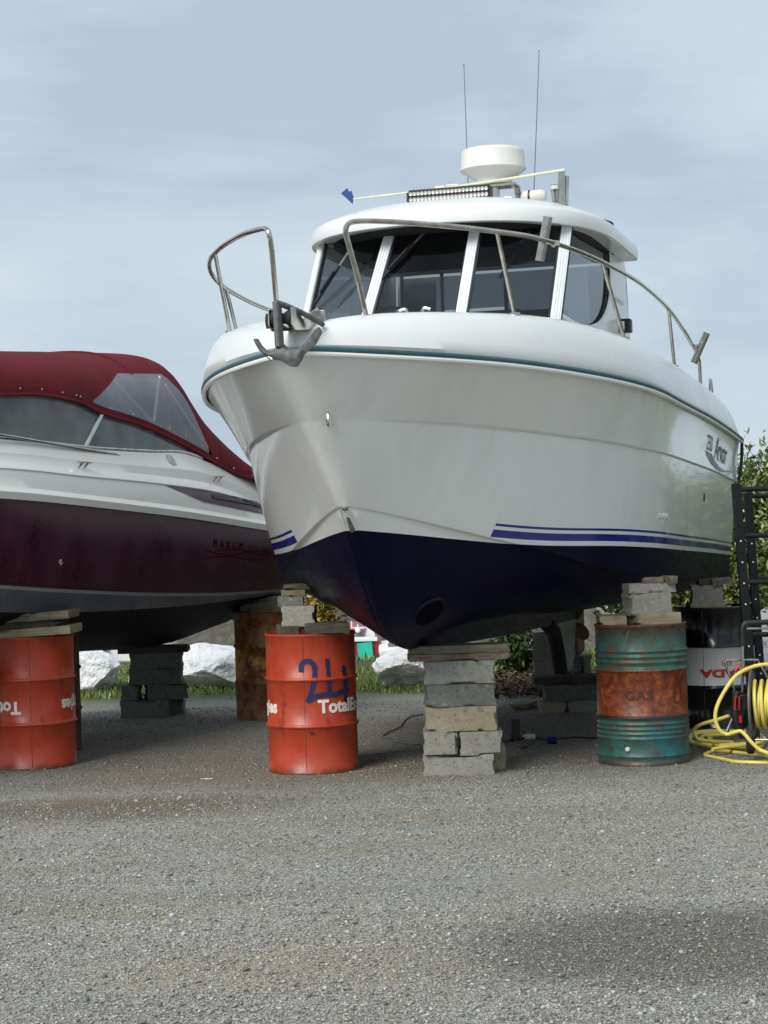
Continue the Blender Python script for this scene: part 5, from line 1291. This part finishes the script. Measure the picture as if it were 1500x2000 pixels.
for k in range(5):
    a = 2 * math.pi * k / 5 + .5; q = cR - ax * .004 + QM @ Vector((.125 * math.cos(a), .125 * math.sin(a), 0)); mb.lathe([(0, -.002), (.035, -.002), (.038, .004)], 16, q, M=QM)
mb.build('flange_hole', M['yhose'], fl1)
pts_ = []
for i in range(520):
    t = i / 519; a = t * 2 * math.pi * 18; lay = int(t * 18) // 6; r_ = .100 + .023 * lay; fr = (t * 18 % 6) / 6; fr = fr if lay % 2 == 0 else 1 - fr
    pts_.append(cR + QM @ Vector((r_ * math.cos(a), r_ * math.sin(a), .025 + .25 * fr)))
mb = MB(); mb.tube(pts_, .0115, 8); mb.build('wound_hose', M['yhose'], hr)
mb = MB(); mb.tube([hp(1450, 1258, -.02), hp(1450, 1300, -.02), hp(1450, 1352, -.02)], .010, 10); mb.tube([hp(1450, 1258, -.02) + ax * .45, hp(1450, 1352, -.02) + ax * .45], .010, 10); mb.build('upright', M['steel'], hr)
mb = MB(); mb.tube([hp(1450, 1262, -.02), hp(1450, 1232, -.02), hp(1452, 1222, -.02), hp(1460, 1217, -.02), hp(1500, 1215, -.02), hp(1560, 1212, -.02)], .017, 12, smooth=4); mb.build('handle', M['black'], hr)
mb = MB(); mb.tube([hp(1458, 1228, -.02), hp(1560, 1226, -.02)], .007, 8); mb.build('cross_bar', M['steel'], hr)
mb = MB(); mb.tube([hp(1436, 1350, .02), hp(1418, 1300, .02), hp(1418, 1292, .02), hp(1424, 1290, .02), hp(1476, 1289, .02), hp(1482, 1294, .02), hp(1500, 1325, .02)], .0065, 8, smooth=4); mb.build('folding_stand', M['steel'], hr)
mb = MB(); mb.box(hp(1434, 1370), (.018, .03, .14)); mb.box(hp(1442, 1405), (.05, .05, .13)); mb.box(hp(1452, 1372), (.05, .04, .10)); mb.tube([hp(1440, 1350), hp(1438, 1400), hp(1450, 1440)], [.02, .035, .02], 10, smooth=3); mb.build('frame', M['black'], hr, bevel=.006)
mb = MB(); mb.tube([hp(1436, 1361, -.04), hp(1444, 1361, -.04), hp(1444, 1387, -.04), hp(1436, 1387, -.04)], .006, 6, closed=True); mb.box(hp(1446, 1405, -.04), (.018, .01, .045)); mb.tube([hp(1436, 1310), hp(1446, 1298), hp(1456, 1304), hp(1460, 1312)], .010, 8, smooth=3); mb.build('latch', M['red_pl'], hr)
cW = hp(1466, 1445, -.05)
def wheel(c):
    mb = MB(); rad = .088; mb.lathe([(rad * .72, -.018), (rad * .95, -.02), (rad, -.012), (rad, .012), (rad * .95, .02), (rad * .72, .018), (rad * .72, -.018)], 36, c, M=QM); w_ = mb.build('wheel', M['rubber'], hr)
    mb = MB()
    for k in range(7):
        a = 2 * math.pi * k / 7; mb.beam(c, c + QM @ Vector((rad * .74 * math.cos(a), rad * .74 * math.sin(a), 0)), .012, .012, (0, 0, 1))
    mb.cyl(c - ax * .02, c + ax * .02, .02); mb.build('hub', M['black'], w_)
wheel(cW); wheel(cW + ax * .42)
mb = MB(); mb.cyl(cW, cW + ax * .42, .008); mb.tube([hp(1432, 1400), hp(1418, 1432)], .012, 8); mb.tube([hp(1440, 1410), hp(1450, 1440)], .012, 8); mb.build('axle', M['steel'], hr)
# loose hose: one long run of hose from the reel to the gravel
def hose(label, pts_, r=.0115, sm=6):
    mb = MB(); mb.tube(pts_, r, 10, smooth=sm); o_ = mb.build('garden_hose', M['yhose']); return tag(o_, label, 'hose', 'lengths of yellow hose round the reel')
def gp(x, y, z=.012): return G(x, y, z)
hose('yellow hose looping high over the reel and down in front of its wheel', [P(1560, 1305, 12.1), P(1520, 1300, 12.1), P(1490, 1298, 12.08), P(1460, 1306, 12.06), P(1435, 1322, 12.04), P(1415, 1350, 12.02), P(1401, 1378, 12.0), P(1397, 1402, 12.0), P(1404, 1424, 12.0), P(1418, 1434, 12.0), P(1432, 1431, 11.98), P(1446, 1428, 11.97), P(1456, 1436, 11.96), P(1466, 1448, 11.95), P(1482, 1463, 11.95), P(1500, 1471, 11.93), G(1560, 1492, .012)])
hose('yellow hose run forming the front loop on the gravel', [gp(1560, 1492), gp(1500, 1478), gp(1450, 1471), gp(1405, 1466), gp(1384, 1470), gp(1377, 1475), gp(1390, 1478), gp(1410, 1482), gp(1440, 1488), gp(1500, 1490), gp(1560, 1494)])
rr3 = random.Random(5); run = []
for i in range(64):
    a = i / 10 * 2 * math.pi; cx, cy = 1425 + 14 * math.sin(i * .37), 1444 + 3 * math.sin(i * .23)
    run.append(gp(cx + (62 + 12 * math.sin(i * .9)) * math.cos(a), cy + (16 + 5 * math.sin(i * 1.3)) * math.sin(a), .012 + .0006 * i))
hose('tangled heap of yellow hose coils on the gravel under the reel', run, sm=5)
hose('yellow hose end curling up from the heap beside the black drum', [gp(1430, 1450, .03), P(1372, 1446, 12.6), P(1357, 1436, 12.6), P(1356, 1424, 12.6), P(1372, 1414, 12.55), P(1400, 1406, 12.5), P(1424, 1398, 12.45)])

# dark cable and plugs on the gravel behind the tall pier
mb = MB(); c_pts = [G(825, 1395, .01), G(800, 1400, .01), G(787, 1410, .01), G(780, 1420, .01), G(762, 1428, .01), G(752, 1434, .01), G(746, 1438, .01), G(768, 1442, .01), G(775, 1448, .01), G(800, 1452, .01), G(840, 1452, .01)]
mb.tube(c_pts, .006, 8, smooth=6); o = mb.build('power_cable', M['grey_pl']); tag(o, 'thin dark cable snaking left of the tall block pier', 'cable')
pg = thing('extension_lead', 'black lead with a white connector and blue plug on the gravel behind the tall pier', 'extension lead', G(1040, 1445))
b0 = Vector(pg.location)
def gq(x, y, z=.012): return G(x, y, z) - b0
mb = MB(); mb.tube([gq(985, 1450), gq(1003, 1444), gq(1010, 1455), gq(1026, 1460), gq(1040, 1448), gq(1036, 1436), gq(1024, 1430), gq(1015, 1440), gq(1024, 1442)], .006, 8, smooth=5); mb.tube([gq(1044, 1440), gq(1068, 1445)], .006, 8); mb.tube([gq(1085, 1444), gq(1120, 1440), gq(1165, 1442)], .006, 8, smooth=4); mb.build('cable', M['black'], pg)
mb = MB(); a, b = gq(1022, 1439, .02), gq(1045, 1439, .02); mb.beam(a, b, .04, .035); mb.build('connector', M['white_paint'], pg, bevel=.005)
mb = MB(); mb.cyl(gq(1070, 1446, .025), gq(1087, 1446, .025), .026, 20); mb.build('plug', M['navy'], pg)
mb = MB(); a = gq(1008, 1448, 0); mb.cyl(a, a + Vector((0, 0, .16)), .035, 20, r2=.03); mb.build('socket_post', M['black'], pg)
# litter: white sliver on gravel
mb = MB(); g_ = G(408, 1521, .004); mb.box(g_, (.045, .012, .004), Matrix.Rotation(.4, 3, 'Z')); mb.box(g_ + Vector((-.03, .02, 0)), (.05, .004, .003), Matrix.Rotation(-.2, 3, 'Z')); o = mb.build('paper_scrap', M['white_paint']); tag(o, 'tiny white scrap lying on the gravel between the two orange drums', 'litter')

# ------------------------------------------------------------------ far things
def fbox(mb, x0, y0, x1, y1, Y, dep, org, mi=0):
    a = P((x0 + x1) / 2, (y0 + y1) / 2, Y); mb.box(a + Vector((0, dep / 2, 0)) - org, ((x1 - x0) / FPX * Y, dep, (y1 - y0) / FPX * Y), mi=mi)
Yf = 30.; g = P(700, 1290, Yf); rb = thing('fishing_boat', 'small dark red boat with a turquoise cover far behind the drum with the 24', 'boat', g)
def fprof(pts_, Y, dep, org, taper=1.0):
    m_ = MB(); m_.extr([(x, y) for x, y in pts_], lambda u, v, t: P(u, v, Y) - org + Vector((0, t, 0)), 0, dep); return m_
fprof([(600, 1256), (744, 1252), (742, 1300), (725, 1325), (620, 1328)], Yf, 4.5, g).build('hull', M['redhull'], rb, bevel=.03)
fprof([(622, 1252), (634, 1232), (690, 1228), (706, 1230), (716, 1249)], Yf + .4, 2.2, g).build('wheelhouse', M['redhull'], rb, bevel=.05)
fprof([(596, 1249), (737, 1246), (737, 1252.5), (596, 1257)], Yf - .04, 4.6, g).build('rubbing_strake', M['white_paint'], rb, bevel=.01)
fprof([(697, 1257), (726, 1254), (730, 1287), (718, 1287), (714, 1272), (712, 1287), (700, 1288)], Yf - .05, .04, g).build('cover', M['tealtarp'], rb)
fprof([(692, 1237), (711, 1236), (709, 1245), (690, 1246)], Yf + .36, .03, g).build('window', M['grey_pl'], rb)
fprof([(730, 1233), (738, 1231), (742, 1246), (734, 1247)], Yf + .3, .03, g).build('window', M['grey_pl'], rb)
mb = MB(); a = P(699, 1231, Yf + .3) - g; mb.lathe([(0, .05), (.035, .035), (.045, 0), (.03, -.03), (0, -.04)], 16, a); fbox(mb, 688, 1225, 712, 1228, Yf + .5, .1, g); a = P(687, 1228, Yf + .5) - g; mb.cyl(a, a + Vector((0, 0, .12)), .01); a = P(699, 1226, Yf + .5) - g; mb.cyl(a, a + Vector((0, 0, .05)), .015); mb.build('deck_light', M['white_paint'], rb)
# gangway
Yw = 38.; g = P(720, 1200, Yw); gw = thing('gangway', 'white slatted gangway sloping down to the moorings far behind the bow', 'gangway', g)
mb = MB(); A = P(680, 1165, Yw); B = P(735, 1236, Yw); A2 = P(694, 1165, Yw); B2 = P(748, 1236, Yw)
mb.beam(A - g, B - g, .04, .05); mb.beam(A2 - g, B2 - g, .04, .05); mb.build('rail', M['galv'], gw)
mb = MB()
for k in range(12):
    t = k / 11; a = A.lerp(B, t) - g; b = A2.lerp(B2, t) - g; mb.beam(a + Vector((0, -.03, .03)), a.lerp(b, .6) + Vector((0, -.03, -.10)), .03, .045, (0, 1, 0))
mb.build('slat', M['white_paint'], gw)
# moored white boats seen under the hulls
def far_boat(label, x0, x1, y0, y1, Y, cover=None):
    g = P((x0 + x1) / 2, y1, Y); r_ = thing('moored_boat', label, 'boat', g, 0, 'white boats moored beyond the verge')
    w_ = x1 - x0; h_ = y1 - y0
    fprof([(x0, y0 + h_ * .45), (x1, y0 + h_ * .40), (x1 - w_ * .05, y1), (x0 + w_ * .12, y1)], Y, 1.9, g).build('hull', M['white_paint'], r_, bevel=.04)
    fprof([(x0 + w_ * .25, y0 + h_ * .45), (x0 + w_ * .38, y0), (x0 + w_ * .75, y0), (x0 + w_ * .85, y0 + h_ * .42)], Y + .3, 1.3, g).build('cabin', M['white_paint'], r_, bevel=.05)
    fprof([(x0 + w_ * .36, y0 + h_ * .34), (x0 + w_ * .42, y0 + h_ * .12), (x0 + w_ * .71, y0 + h_ * .12), (x0 + w_ * .75, y0 + h_ * .34)], Y + .27, .04, g).build('window', M['grey_pl'], r_)
    if cover: fprof([(x0 - 4, y0 + h_ * .30), (x0 + w_ * .15, y0 + h_ * .22), (x0 + w_ * .28, y0 + h_ * .5), (x0, y0 + h_ * .52)], Y - .1, 1.9, g).build('cover', M[cover], r_, bevel=.04)
far_boat('white moored boat with a dark blue cover behind the smooth boulder at left', 172, 320, 1240, 1296, 27., 'navy')
far_boat('white moored boat glimpsed between the tall pier and the spare block pile', 985, 1052, 1236, 1288, 27.)
far_boat('white moored boat glimpsed under the stern between the green and black drums', 1180, 1300, 1150, 1215, 34.)
far_boat('white moored dinghy beside the red boat, above the angular boulder', 738, 790, 1246, 1292, 29.)
# distant instrument mast above the shrubs
Yt = 60.; g = P(1459, 960, Yt); im = thing('instrument_mast', 'slender distant mast with cross arms above the shrubs beside the stern', 'mast', g)
mb = MB(); a = P(1456, 888, Yt) - g; mb.tube([Vector((0, 0, -1)), a], [.05, .03], 8); mb.build('mast_tube', M['galv'], im)
mb = MB(); a1, a2 = P(1450, 903, Yt) - g, P(1467, 902, Yt) - g; mb.tube([a1, a2], .02, 6); a1, a2 = P(1452, 890, Yt) - g, P(1462, 889, Yt) - g; mb.tube([a1, a2], .015, 6); a = P(1457, 897, Yt) - g; mb.box(a, (.10, .1, .16)); mb.build('cross_arm', M['grey_pl'], im)
